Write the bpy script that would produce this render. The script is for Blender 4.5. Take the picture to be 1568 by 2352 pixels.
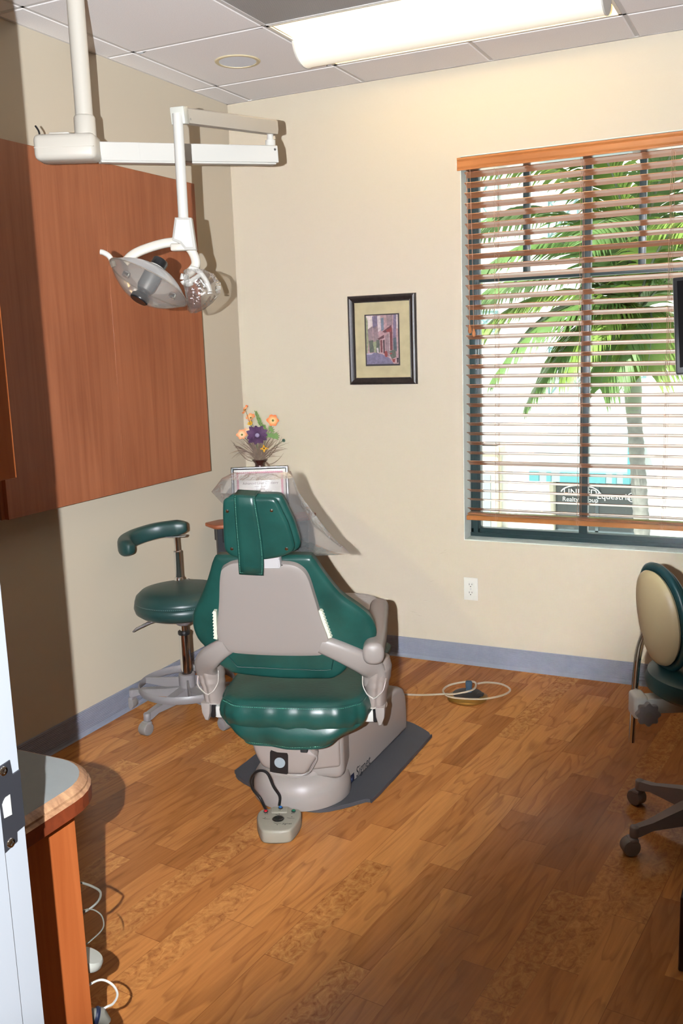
import bpy, bmesh, math, random
from mathutils import Vector, Matrix, Quaternion
PI = math.pi
random.seed(7)
scene = bpy.context.scene
for o in list(bpy.data.objects): bpy.data.objects.remove(o)
COL = scene.collection

# ---------------------------------------------------------------- camera
CAM = Vector((2.6157, -4.2198, 1.5664))
RX = Vector((0.900319, 0.43393703, -0.03353138)); UP = Vector((-0.04704946, 0.17362863, 0.98368666)); FW = Vector((-0.43268007, 0.88405416, -0.17673766))
cd = bpy.data.cameras.new('camera'); cam = bpy.data.objects.new('camera', cd); COL.objects.link(cam)
cam.matrix_world = Matrix(((RX.x, UP.x, -FW.x, CAM.x), (RX.y, UP.y, -FW.y, CAM.y), (RX.z, UP.z, -FW.z, CAM.z), (0, 0, 0, 1)))
cd.sensor_fit = 'VERTICAL'; cd.sensor_height = 36.0; cd.lens = 2167.13 / 2352 * 36.0
cd.clip_start = 0.02; cd.clip_end = 300
scene.camera = cam
# ---------------------------------------------------------------- exposure
vs = scene.view_settings
vs.view_transform = 'Standard'; vs.look = 'None'; vs.gamma = 1.0; vs.exposure = -0.08; vs.use_curve_mapping = False
# ---------------------------------------------------------------- sky
w = bpy.data.worlds.new('world'); scene.world = w; w.use_nodes = True
bgn = w.node_tree.nodes['Background']; bgn.inputs[0].default_value = (0.86, 0.93, 1.0, 1); bgn.inputs[1].default_value = 1.4
# ---------------------------------------------------------------- lights
def lamp(name, kind, loc, energy, color, direction=None, **kw):
    l = bpy.data.lights.new(name, kind); l.energy = energy; l.color = color
    for k, v in kw.items(): setattr(l, k, v)
    o = bpy.data.objects.new(name, l); COL.objects.link(o); o.location = loc
    if direction is not None: o.rotation_euler = Vector(direction).to_track_quat('-Z', 'Y').to_euler()
    return o
lamp('sun', 'SUN', (0, -10, 20), 10.0, (1.0, 0.96, 0.9), (0.35, 0.75, -1.0), angle=0.01)
FLASH = CAM - RX * 0.11 + UP * 0.015
aim = FW - (RX * 0.787 - UP * 0.617) * 0.60          # cone tilted up and left; its edge imitates the lens shadow at lower right
fl = lamp('camera_flash', 'SPOT', FLASH, 1, (0.92, 0.955, 1.0), aim, spot_size=math.radians(110), spot_blend=0.26, shadow_soft_size=0.004)
fl.data.use_nodes = True
nt = fl.data.node_tree; em = nt.nodes['Emission']; fo = nt.nodes.new('ShaderNodeLightFalloff')
fo.inputs['Strength'].default_value = 1.0
ma = nt.nodes.new('ShaderNodeMath'); ma.operation = 'ADD'
m1 = nt.nodes.new('ShaderNodeMath'); m1.operation = 'MULTIPLY'; m1.inputs[1].default_value = 27.0
m2 = nt.nodes.new('ShaderNodeMath'); m2.operation = 'MULTIPLY'; m2.inputs[1].default_value = 126.0
nt.links.new(fo.outputs['Constant'], m1.inputs[0]); nt.links.new(fo.outputs['Linear'], m2.inputs[0])
nt.links.new(m1.outputs[0], ma.inputs[0]); nt.links.new(m2.outputs[0], ma.inputs[1]); nt.links.new(ma.outputs[0], em.inputs['Strength'])
lamp('hallway_fill', 'AREA', (2.7, -4.6, 2.6), 2, (1, 0.95, 0.88), (0, 0, -1), size=0.5)  # unseen fill lamp, added to give the door jamb ambient light

# ================================================================ helpers
MATS = {}
def srgb(r, g, b):
    f = lambda c: ((c / 255) / 12.92 if c / 255 <= 0.04045 else ((c / 255 + 0.055) / 1.055) ** 2.4)
    return (f(r), f(g), f(b), 1)
def mat(name, col, rough=0.5, metal=0.0, spec=0.5, coat=0.0, bump=None, mottle=None, emis=None, trans=0.0, sheen=0):
    if name in MATS: return MATS[name]
    m = bpy.data.materials.new(name); m.use_nodes = True; n = m.node_tree.nodes; L = m.node_tree.links
    b = n['Principled BSDF']; b.inputs['Base Color'].default_value = col if len(col) == 4 else (*col, 1)
    b.inputs['Roughness'].default_value = rough; b.inputs['Metallic'].default_value = metal
    b.inputs['Specular IOR Level'].default_value = spec; b.inputs['Coat Weight'].default_value = coat
    b.inputs['Coat Roughness'].default_value = 0.15
    if trans: b.inputs['Transmission Weight'].default_value = trans
    if emis: b.inputs['Emission Color'].default_value = (*emis[0], 1); b.inputs['Emission Strength'].default_value = emis[1]
    tc = n.new('ShaderNodeTexCoord')
    if mottle:
        nz = n.new('ShaderNodeTexNoise'); nz.inputs['Scale'].default_value = mottle[1]; nz.inputs['Detail'].default_value = 5
        L.new(tc.outputs['Object'], nz.inputs['Vector'])
        r = n.new('ShaderNodeValToRGB'); c = col if len(col) == 4 else (*col, 1)
        r.color_ramp.elements[0].position = 0.3; r.color_ramp.elements[1].position = 0.7
        r.color_ramp.elements[0].color = tuple(min(1, x * (1 - mottle[0])) for x in c[:3]) + (1,)
        r.color_ramp.elements[1].color = tuple(min(1, x * (1 + mottle[0])) for x in c[:3]) + (1,)
        L.new(nz.outputs['Fac'], r.inputs['Fac']); L.new(r.outputs['Color'], b.inputs['Base Color'])
    if bump:
        nz = n.new('ShaderNodeTexNoise'); nz.inputs['Scale'].default_value = bump[1]; nz.inputs['Detail'].default_value = 4
        L.new(tc.outputs['Object'], nz.inputs['Vector'])
        bp = n.new('ShaderNodeBump'); bp.inputs['Strength'].default_value = bump[0]; bp.inputs['Distance'].default_value = 0.002
        L.new(nz.outputs['Fac'], bp.inputs['Height']); L.new(bp.outputs['Normal'], b.inputs['Normal'])
    MATS[name] = m; return m
def clear(name, tint, gloss=0.12, rough=0.08, bump=0.0, milky=0.0):
    m = bpy.data.materials.new(name); m.use_nodes = True; n = m.node_tree.nodes; L = m.node_tree.links
    n.clear(); out = n.new('ShaderNodeOutputMaterial')
    t = n.new('ShaderNodeBsdfTransparent'); t.inputs[0].default_value = (*tint, 1)
    g = n.new('ShaderNodeBsdfGlossy'); g.inputs['Roughness'].default_value = rough
    d = n.new('ShaderNodeBsdfDiffuse'); d.inputs[0].default_value = (0.8, 0.8, 0.8, 1)
    fr = n.new('ShaderNodeLayerWeight'); fr.inputs[0].default_value = 0.35
    mm = n.new('ShaderNodeMath'); mm.operation = 'MULTIPLY_ADD'; mm.inputs[1].default_value = 0.5; mm.inputs[2].default_value = gloss
    mm.use_clamp = True
    L.new(fr.outputs['Fresnel'], mm.inputs[0])
    mx = n.new('ShaderNodeMixShader'); L.new(mm.outputs[0], mx.inputs[0]); L.new(t.outputs[0], mx.inputs[1]); L.new(g.outputs[0], mx.inputs[2])
    mx2 = n.new('ShaderNodeMixShader'); mx2.inputs[0].default_value = milky; L.new(mx.outputs[0], mx2.inputs[1]); L.new(d.outputs[0], mx2.inputs[2])
    L.new(mx2.outputs[0], out.inputs[0])
    if bump:
        tc = n.new('ShaderNodeTexCoord'); nz = n.new('ShaderNodeTexNoise'); nz.inputs['Scale'].default_value = 22; nz.inputs['Detail'].default_value = 3
        nz.inputs['Distortion'].default_value = 1.5
        L.new(tc.outputs['Object'], nz.inputs['Vector']); bp = n.new('ShaderNodeBump'); bp.inputs['Strength'].default_value = bump; bp.inputs['Distance'].default_value = 0.01
        L.new(nz.outputs['Fac'], bp.inputs['Height']); L.new(bp.outputs['Normal'], g.inputs['Normal']); L.new(bp.outputs['Normal'], d.inputs['Normal'])
    return m
def wood(name, dark, light, axis='Z', rough=0.35, scale=1.0, coat=0.0, spec=0.5):
    m = bpy.data.materials.new(name); m.use_nodes = True; n = m.node_tree.nodes; L = m.node_tree.links
    b = n['Principled BSDF']; b.inputs['Roughness'].default_value = rough; b.inputs['Coat Weight'].default_value = coat
    b.inputs['Specular IOR Level'].default_value = spec
    tc = n.new('ShaderNodeTexCoord'); mp = n.new('ShaderNodeMapping')
    s = {'X': (1, 22, 22), 'Y': (22, 1, 22), 'Z': (22, 22, 1)}[axis]
    mp.inputs['Scale'].default_value = [k * scale for k in s]
    L.new(tc.outputs['Object'], mp.inputs['Vector'])
    a = n.new('ShaderNodeTexNoise'); a.inputs['Scale'].default_value = 1.6; a.inputs['Detail'].default_value = 7; a.inputs['Roughness'].default_value = 0.6
    a.inputs['Distortion'].default_value = 0.6
    L.new(mp.outputs[0], a.inputs['Vector'])
    c = n.new('ShaderNodeTexNoise'); c.inputs['Scale'].default_value = 2.2; L.new(tc.outputs['Object'], c.inputs['Vector'])
    mx = n.new('ShaderNodeMath'); mx.operation = 'MULTIPLY_ADD'; mx.inputs[1].default_value = 0.35
    L.new(c.outputs['Fac'], mx.inputs[0]); m6 = n.new('ShaderNodeMath'); m6.operation = 'MULTIPLY'; m6.inputs[1].default_value = 0.65
    L.new(a.outputs['Fac'], m6.inputs[0]); L.new(m6.outputs[0], mx.inputs[2])
    r = n.new('ShaderNodeValToRGB'); r.color_ramp.elements[0].position = 0.34; r.color_ramp.elements[1].position = 0.66
    r.color_ramp.elements[0].color = dark; r.color_ramp.elements[1].color = light
    L.new(mx.outputs[0], r.inputs[0]); L.new(r.outputs[0], b.inputs['Base Color'])
    return m

def make(name, verts, faces, m, parent=None, smooth=False, mis=None):
    me = bpy.data.meshes.new(name); me.from_pydata([tuple(v) for v in verts], [], faces); me.validate(); me.update()
    ms = m if isinstance(m, (list, tuple)) else [m]
    for k in ms: me.materials.append(k)
    if mis: me.polygons.foreach_set('material_index', mis)
    if smooth: me.polygons.foreach_set('use_smooth', [True] * len(me.polygons))
    o = bpy.data.objects.new(name, me); COL.objects.link(o)
    if parent is not None: o.parent = parent
    return o
class G:                                   # geometry collector: one mesh object
    def __init__(s): s.v = []; s.f = []; s.mi = []; s.k = 0
    def add(s, v, f, M=None):
        n = len(s.v); s.v += [(M @ Vector(p)) if M else Vector(p) for p in v]; s.f += [tuple(i + n for i in q) for q in f]; s.mi += [s.k] * len(f); return s
    def bm(s, b, M=None):
        b.verts.ensure_lookup_table(); b.verts.index_update()
        r = s.add([v.co.copy() for v in b.verts], [tuple(v.index for v in f.verts) for f in b.faces], M); b.free(); return r
    def box(s, x0, x1, y0, y1, z0, z1, bev=0.0, seg=2, M=None):
        b = bmesh.new(); bmesh.ops.create_cube(b, size=1.0)
        for v in b.verts: v.co = Vector(((x0 + x1) / 2 + v.co.x * (x1 - x0), (y0 + y1) / 2 + v.co.y * (y1 - y0), (z0 + z1) / 2 + v.co.z * (z1 - z0)))
        if bev: bmesh.ops.bevel(b, geom=list(b.edges), offset=min(bev, .45 * min(abs(x1 - x0), abs(y1 - y0), abs(z1 - z0))), segments=seg, affect='EDGES', profile=0.5)
        return s.bm(b, M)
    def lathe(s, prof, n=32, M=None):       # prof: (radius, height) list around local Z
        v = []; f = []; m = len(prof)
        for i in range(n):
            a = 2 * PI * i / n
            for r, h in prof: v.append((r * math.cos(a), r * math.sin(a), h))
        for i in range(n):
            for j in range(m - 1):
                a, b = i * m + j, ((i + 1) % n) * m + j; f.append((a, b, b + 1, a + 1))
        if prof[0][0] > 1e-5: f.append(tuple(i * m for i in range(n))[::-1])
        if prof[-1][0] > 1e-5: f.append(tuple(i * m + m - 1 for i in range(n)))
        return s.add(v, f, M)
    def tube(s, path, r, n=10, closed=False, M=None, r2=None, up=None):
        P = [Vector(p) for p in path]; N = len(P); R = r if isinstance(r, (list, tuple)) else [r] * N
        R2 = R if r2 is None else (r2 if isinstance(r2, (list, tuple)) else [r2] * N)
        v = []; f = []; nrm = None
        for i in range(N):
            a = P[(i - 1) % N] if (closed or i > 0) else P[i]; b = P[(i + 1) % N] if (closed or i < N - 1) else P[i]
            t = (b - a).normalized()
            if up is not None: nrm = (Vector(up) - t * Vector(up).dot(t)).normalized()
            elif nrm is None:
                h = Vector((0, 0, 1)) if abs(t.z) < .9 else Vector((1, 0, 0)); nrm = (h - t * h.dot(t)).normalized()
            else: nrm = (nrm - t * nrm.dot(t)).normalized()
            bn = t.cross(nrm)
            for k in range(n):
                an = 2 * PI * k / n; v.append(P[i] + nrm * (math.cos(an) * R[i]) + bn * (math.sin(an) * R2[i]))
        for i in range(N if closed else N - 1):
            for k in range(n):
                a, b = i * n + k, i * n + (k + 1) % n; c, d = ((i + 1) % N) * n + k, ((i + 1) % N) * n + (k + 1) % n
                f.append((a, b, d, c))
        if not closed: f.append(tuple(range(n))[::-1]); f.append(tuple((N - 1) * n + k for k in range(n)))
        return s.add(v, f, M)
    def prism(s, pts, h0, h1, bev=0.0, seg=2, M=None):   # outline in local XY extruded along Z
        b = bmesh.new(); vs_ = [b.verts.new((p[0], p[1], h0)) for p in pts]
        fc = b.faces.new(vs_); r = bmesh.ops.extrude_face_region(b, geom=[fc])
        for e in r['geom']:
            if isinstance(e, bmesh.types.BMVert): e.co.z = h1
        bmesh.ops.recalc_face_normals(b, faces=b.faces)
        if bev:
            ed = [e for e in b.edges if abs(e.verts[0].co.z - e.verts[1].co.z) < 1e-6]
            bmesh.ops.bevel(b, geom=ed, offset=bev, segments=seg, affect='EDGES', profile=0.5)
        return s.bm(b, M)
    def pillow(s, outline, front, back, rings=10, p=3.0, M=None, warp=None):   # outline in local XY, domed to +front / -back along Z
        n = len(outline); cx = sum(q[0] for q in outline) / n; cy = sum(q[1] for q in outline) / n
        v = []; f = []
        rr = [1 - (i / rings) ** 1.6 for i in range(rings)]
        for sgn, dep in ((1, front), (-1, back)):
            base = len(v)
            for r in rr:
                h = dep * (1 - r ** p) ** (1 / p) if r < 1 else 0
                for q in outline:
                    v.append(Vector((cx + (q[0] - cx) * r, cy + (q[1] - cy) * r, sgn * h)))
            v.append(Vector((cx, cy, sgn * dep)))
            for i in range(len(rr) - 1):
                for k in range(n):
                    a, b2 = base + i * n + k, base + i * n + (k + 1) % n
                    q = (a, b2, b2 + n, a + n); f.append(q if sgn > 0 else q[::-1])
            for k in range(n):
                q = (base + (len(rr) - 1) * n + k, base + (len(rr) - 1) * n + (k + 1) % n, base + len(rr) * n); f.append(q if sgn > 0 else q[::-1])
        if warp: v = [warp(q) for q in v]
        return s.add(v, f, M)
    def out(s, name, m, parent=None, smooth=True, angle=40, weld=False):
        multi = isinstance(m, (list, tuple))
        o = make(name, s.v, s.f, m, parent, False, s.mi if multi else None)
        if weld:
            b = bmesh.new(); b.from_mesh(o.data); bmesh.ops.remove_doubles(b, verts=b.verts, dist=1e-5); bmesh.ops.recalc_face_normals(b, faces=b.faces); b.to_mesh(o.data); b.free()
        if smooth:
            me = o.data; me.polygons.foreach_set('use_smooth', [True] * len(me.polygons))
            b = bmesh.new(); b.from_mesh(me); lim = math.radians(angle)
            for e in b.edges:
                if len(e.link_faces) == 2 and e.calc_face_angle(0) > lim: e.smooth = False
            b.to_mesh(me); b.free()
        return o
def cr(pts, k=6, closed=True):               # Catmull-Rom through points
    n = len(pts); P = [Vector(p) if len(p) == 3 else Vector((p[0], p[1], 0)) for p in pts]; r = []
    rng = range(n) if closed else range(n - 1)
    for i in rng:
        a = P[(i - 1) % n] if closed or i > 0 else P[i]; b = P[i]; c = P[(i + 1) % n]; d = P[(i + 2) % n] if closed or i < n - 2 else P[(i + 1) % n]
        for j in range(k):
            t = j / k; r.append(0.5 * ((2 * b) + (c - a) * t + (2 * a - 5 * b + 4 * c - d) * t * t + (3 * b - a - 3 * c + d) * t ** 3))
    if not closed: r.append(P[-1].copy())
    return r
def thing(name, label, cat, loc=(0, 0, 0), rotz=0.0, group=None):
    o = bpy.data.objects.new(name, None); COL.objects.link(o); o.location = loc; o.rotation_euler = (0, 0, rotz); o.empty_display_size = 0.05
    o['label'] = label; o['category'] = cat
    if group: o['group'] = group
    return o
def tag(o, label, cat, group=None):
    o['label'] = label; o['category'] = cat
    if group: o['group'] = group
    return o
def lab(o, t): o['label'] = t; return o
def struct(o): o['kind'] = 'structure'; return o
def frameM(o, ux, uy, uz):                   # matrix from origin and axes
    ux, uy, uz = Vector(ux), Vector(uy), Vector(uz)
    return Matrix(((ux.x, uy.x, uz.x, o[0]), (ux.y, uy.y, uz.y, o[1]), (ux.z, uy.z, uz.z, o[2]), (0, 0, 0, 1)))
def axisM(p, d, roll=0.0):                   # local Z along d
    return Matrix.Translation(Vector(p)) @ Vector(d).to_track_quat('Z', 'Y').to_matrix().to_4x4() @ Matrix.Rotation(roll, 4, 'Z')
def text(name, body, M, size, m, parent, depth=0.0006, align='CENTER', shear=0.0):
    c = bpy.data.curves.new(name, 'FONT'); c.body = body; c.size = size; c.extrude = depth; c.align_x = align; c.align_y = 'CENTER'; c.resolution_u = 3; c.shear = shear
    t = bpy.data.objects.new(name, c); COL.objects.link(t); dg = bpy.context.evaluated_depsgraph_get()
    me = bpy.data.meshes.new_from_object(t.evaluated_get(dg)); bpy.data.objects.remove(t); bpy.data.curves.remove(c)
    me.transform(M); me.materials.clear(); me.materials.append(m); me.name = name
    o = bpy.data.objects.new(name, me); COL.objects.link(o); o.parent = parent; return o

# ================================================================ materials
wallm = mat('cream_wall_paint', (0.535, 0.468, 0.362), 0.75, spec=0.2, bump=(0.08, 240))
cream_wall_left = wallm
ceilm = mat('ceiling_tile', (0.93, 0.90, 0.88), 0.95, spec=0.1, bump=(0.15, 300), mottle=(0.05, 260))
tbar = mat('white_painted_grid', (0.68, 0.655, 0.63), 0.6)
greybase = mat('blue_grey_vinyl', srgb(124, 128, 141), 0.5, mottle=(0.04, 30))
white = mat('white_enamel', srgb(206, 204, 197), 0.35)
white2 = mat('cream_plastic', srgb(200, 194, 182), 0.42)
jambm = mat('white_door_frame_paint', (0.46, 0.49, 0.53), 0.4)
panelwood = wood('cherry_veneer', srgb(134, 76, 48), srgb(160, 98, 66), 'Z', 0.42, spec=0.35)
cabwood = wood('orange_cherry_laminate', srgb(176, 92, 46), srgb(200, 112, 60), 'Z', 0.4, spec=0.3)
darkwood = mat('dark_stained_wood', srgb(52, 28, 20), 0.4)
edgewood = wood('worn_oak_edge', srgb(120, 70, 48), srgb(205, 160, 120), 'X', 0.4, scale=1.5)
edgered = wood('red_brown_edge', srgb(96, 44, 26), srgb(140, 66, 38), 'X', 0.35)
lamin = mat('pale_grey_laminate', srgb(150, 155, 154), 0.6, mottle=(0.02, 60))
blindwood = wood('blind_wood', srgb(150, 96, 64), srgb(182, 124, 86), 'X', 0.30, coat=0.8)
valwood = wood('valance_wood', srgb(150, 92, 48), srgb(188, 124, 72), 'X', 0.35, scale=.6)
cordm = mat('tan_cord', srgb(190, 150, 125), 0.7)
framegreen = mat('dark_green_metal', srgb(34, 52, 54), 0.35)
chrome = mat('chrome', (0.85, 0.85, 0.86), 0.08, 1.0)
steel = mat('brushed_steel', (0.45, 0.46, 0.48), 0.35, 1.0)
darksteel = mat('dark_bronze_plate', srgb(92, 94, 102), 0.4, 0.7)
black = mat('black_plastic', (0.012, 0.012, 0.013), 0.3)
blackmatte = mat('black_matte', (0.02, 0.02, 0.02), 0.7)
leather = mat('green_vinyl', srgb(28, 74, 67), 0.33, spec=0.5, mottle=(0.28, 9), bump=(0.25, 70))
leather2 = mat('dark_green_vinyl', srgb(31, 61, 59), 0.36, spec=0.5, mottle=(0.10, 8), bump=(0.12, 60))
teal = mat('teal_vinyl', srgb(24, 68, 74), 0.35, mottle=(0.08, 12))
stitch = mat('pale_green_thread', srgb(120, 190, 165), 0.8)
beige = mat('warm_grey_plastic', srgb(154, 145, 139), 0.35, spec=0.45)
beige2 = mat('warm_grey_vinyl', srgb(153, 141, 134), 0.4, bump=(0.15, 40))
piping = mat('light_grey_piping', srgb(184, 176, 168), 0.5)
castg = mat('grey_enamel', srgb(130, 125, 126), 0.35)
wheelg = mat('grey_caster_rubber', srgb(126, 121, 118), 0.5)
creamshell = mat('cream_shell', srgb(190, 172, 134), 0.35)
matgrey = mat('grey_painted_board', srgb(66, 67, 72), 0.55, mottle=(0.05, 14))
brass = mat('brass', srgb(190, 150, 80), 0.3, 0.9)

# floor: laminate strips with staggered blocks, grain and burl figure
def floor_material():
    m = bpy.data.materials.new('cherry_laminate_floor'); m.use_nodes = True; n = m.node_tree.nodes; L = m.node_tree.links
    b = n['Principled BSDF']
    def nd(t, **k):
        q = n.new('ShaderNode' + t)
        for a, v in k.items(): setattr(q, a, v)
        return q
    def math_(op, a, bb=None, c=None):
        q = nd('Math', operation=op)
        for i, x in enumerate((a, bb, c)):
            if x is None: continue
            if isinstance(x, (int, float)): q.inputs[i].default_value = x
            else: L.new(x, q.inputs[i])
        return q.outputs[0]
    tc = nd('TexCoord'); mp = nd('Mapping'); mp.inputs['Rotation'].default_value = (0, 0, math.radians(6)); L.new(tc.outputs['Object'], mp.inputs['Vector'])
    sx = nd('SeparateXYZ'); L.new(mp.outputs[0], sx.inputs[0]); X, Y = sx.outputs[0], sx.outputs[1]
    sid = math_('FLOOR', math_('DIVIDE', X, 0.092))
    wn = nd('TexWhiteNoise', noise_dimensions='1D'); L.new(sid, wn.inputs['W'])
    yy = math_('ADD', math_('DIVIDE', Y, 0.52), math_('MULTIPLY', wn.outputs['Value'], 7.0)); bid = math_('FLOOR', yy)
    cb = nd('CombineXYZ'); L.new(sid, cb.inputs[0]); L.new(bid, cb.inputs[1])
    wb = nd('TexWhiteNoise', noise_dimensions='2D'); L.new(cb.outputs[0], wb.inputs['Vector'])
    ws = nd('SeparateColor'); L.new(wb.outputs['Color'], ws.inputs[0])
    off = math_('MULTIPLY', wb.outputs['Value'], 37.0)
    # figure
    c2 = nd('CombineXYZ'); L.new(math_('MULTIPLY', X, 9.0), c2.inputs[0]); L.new(math_('MULTIPLY', Y, 1.25), c2.inputs[1]); L.new(off, c2.inputs[2])
    nz = nd('TexNoise'); nz.inputs['Scale'].default_value = 1.0; nz.inputs['Detail'].default_value = 2.5; nz.inputs['Distortion'].default_value = 0.35; L.new(c2.outputs[0], nz.inputs['Vector'])
    lines = math_('FRACT', math_('MULTIPLY', nz.outputs['Fac'], 9.0))
    ln = nd('ValToRGB'); L.new(lines, ln.inputs[0]); e = ln.color_ramp.elements; e[0].position = 0.0; e[0].color = (1, 1, 1, 1); e[1].position = 0.30; e[1].color = (0, 0, 0, 1)
    x3 = e.new(0.92); x3.color = (0, 0, 0, 1); x4 = e.new(1.0); x4.color = (1, 1, 1, 1)
    c3 = nd('CombineXYZ'); L.new(math_('MULTIPLY', X, 110.0), c3.inputs[0]); L.new(math_('MULTIPLY', Y, 6.0), c3.inputs[1]); L.new(off, c3.inputs[2])
    fg = nd('TexNoise'); fg.inputs['Scale'].default_value = 1.0; fg.inputs['Detail'].default_value = 4; L.new(c3.outputs[0], fg.inputs['Vector'])
    c4 = nd('CombineXYZ'); L.new(math_('MULTIPLY', X, 34.0), c4.inputs[0]); L.new(math_('MULTIPLY', Y, 24.0), c4.inputs[1]); L.new(off, c4.inputs[2])
    bu = nd('TexNoise'); bu.inputs['Scale'].default_value = 1.0; bu.inputs['Detail'].default_value = 6; bu.inputs['Roughness'].default_value = 0.7; bu.inputs['Distortion'].default_value = 1.4; L.new(c4.outputs[0], bu.inputs['Vector'])
    isb = nd('ValToRGB'); L.new(ws.outputs[1], isb.inputs[0]); isb.color_ramp.interpolation = 'CONSTANT'; isb.color_ramp.elements[0].color = (0, 0, 0, 1); isb.color_ramp.elements[1].position = 0.70; isb.color_ramp.elements[1].color = (1, 1, 1, 1)
    base = nd('ValToRGB'); L.new(ws.outputs[0], base.inputs[0]); e = base.color_ramp.elements
    e[0].color = (0.330, 0.120, 0.030, 1); e[1].color = (0.53, 0.225, 0.062, 1); k = e.new(.5); k.color = (0.43, 0.168, 0.044, 1)
    def mix(fac, a, bb, mode='MIX'):
        q = nd('MixRGB', blend_type=mode)
        for i, x in enumerate((fac, a, bb)):
            if isinstance(x, (int, float)): q.inputs[i].default_value = x
            elif isinstance(x, tuple): q.inputs[i].default_value = x
            else: L.new(x, q.inputs[i])
        return q.outputs[0]
    grained = mix(math_('MULTIPLY', ln.outputs[0], 0.34), base.outputs[0], (0.150, 0.046, 0.014, 1))
    bd = nd('ValToRGB'); L.new(bu.outputs['Fac'], bd.inputs[0]); e = bd.color_ramp.elements; e[0].position = 0.30; e[0].color = (0.20, 0.065, 0.018, 1); e[1].position = 0.66; e[1].color = (0.60, 0.29, 0.085, 1); k = e.new(.47); k.color = (0.42, 0.17, 0.046, 1)
    mixed = mix(math_('MULTIPLY', isb.outputs[0], 0.72), grained, bd.outputs[0])
    fac = math_('MULTIPLY_ADD', fg.outputs['Fac'], 0.55, 0.72)
    fine = nd('CombineXYZ'); L.new(fac, fine.inputs[0]); L.new(fac, fine.inputs[1]); L.new(fac, fine.inputs[2])
    fin = mix(1.0, mixed, fine.outputs[0], 'MULTIPLY')
    # block joints
    fx = math_('FRACT', math_('DIVIDE', X, 0.276)); jx = math_('LESS_THAN', fx, 0.006)
    jy = math_('LESS_THAN', math_('FRACT', yy), 0.004)
    jn = math_('MULTIPLY', math_('MAXIMUM', jx, jy), 0.45)
    fin = mix(jn, fin, (0.10, 0.03, 0.01, 1))
    L.new(fin, b.inputs['Base Color'])
    b.inputs['Roughness'].default_value = 0.27; b.inputs['Specular IOR Level'].default_value = 0.45
    return m
floorm = floor_material()

# ================================================================ room shell
XR = 3.35; YF = -3.44; HC = 2.74
JX = 1.785; JX2 = 2.74                        # door opening in the front wall
g = G(); g.box(-0.15, 5.0, -6.2, 0.30, -0.2, 0.0); struct(g.out('floor', floorm, smooth=False))
g = G(); g.box(-0.15, 0, -3.59, 0.15, 0, 2.95); struct(g.out('wall_left', wallm, smooth=False))
WX0, WX1, WZ0, WZ1 = 1.197, 2.93, 0.617, 2.365
g = G(); g.box(0, WX0, 0, 0.15, 0, 2.95); g.box(WX0, WX1, 0, 0.15, 0, WZ0); g.box(WX0, WX1, 0, 0.15, WZ1, 2.95); g.box(WX1, XR + .15, 0, 0.15, 0, 2.95)
struct(g.out('wall_back', wallm, smooth=False))
g = G(); g.box(XR, XR + .15, YF - .15, 0, 0, 2.95); struct(g.out('wall_right', wallm, smooth=False))
g = G(); g.box(0, JX - .02, YF - .12, YF, 0, 2.95); g.box(JX2 + .02, XR, YF - .12, YF, 0, 2.95); g.box(JX - .02, JX2 + .02, YF - .12, YF, 2.15, 2.95)
struct(g.out('wall_front', wallm, smooth=False))
g = G(); g.box(0.5, 0.6, -6.0, YF - .12, 0, 2.95); struct(g.out('wall_hallway_left', wallm, smooth=False))
g = G(); g.box(4.6, 4.7, -6.0, YF - .12, 0, 2.95); struct(g.out('wall_hallway_right', wallm, smooth=False))
g = G(); g.box(0.5, 4.7, -6.1, -6.0, 0, 2.95); struct(g.out('wall_hallway_back', wallm, smooth=False))
g = G(); g.box(XR + .15, 4.7, YF - .12, YF, 0, 2.95); struct(g.out('wall_hallway_front', wallm, smooth=False))
# window reveal lining (pale blue-white drywall return)
rev = mat('reveal_paint', srgb(205, 212, 204), 0.7)
g = G(); t = .004
g.box(WX0, WX0 + t, 0.001, .15, WZ0, WZ1); g.box(WX1 - t, WX1, 0.001, .15, WZ0, WZ1); g.box(WX0, WX1, 0.001, .15, WZ0, WZ0 + t); g.box(WX0, WX1, 0.001, .15, WZ1 - t, WZ1)
struct(g.out('trim_1', rev, smooth=False))

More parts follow.
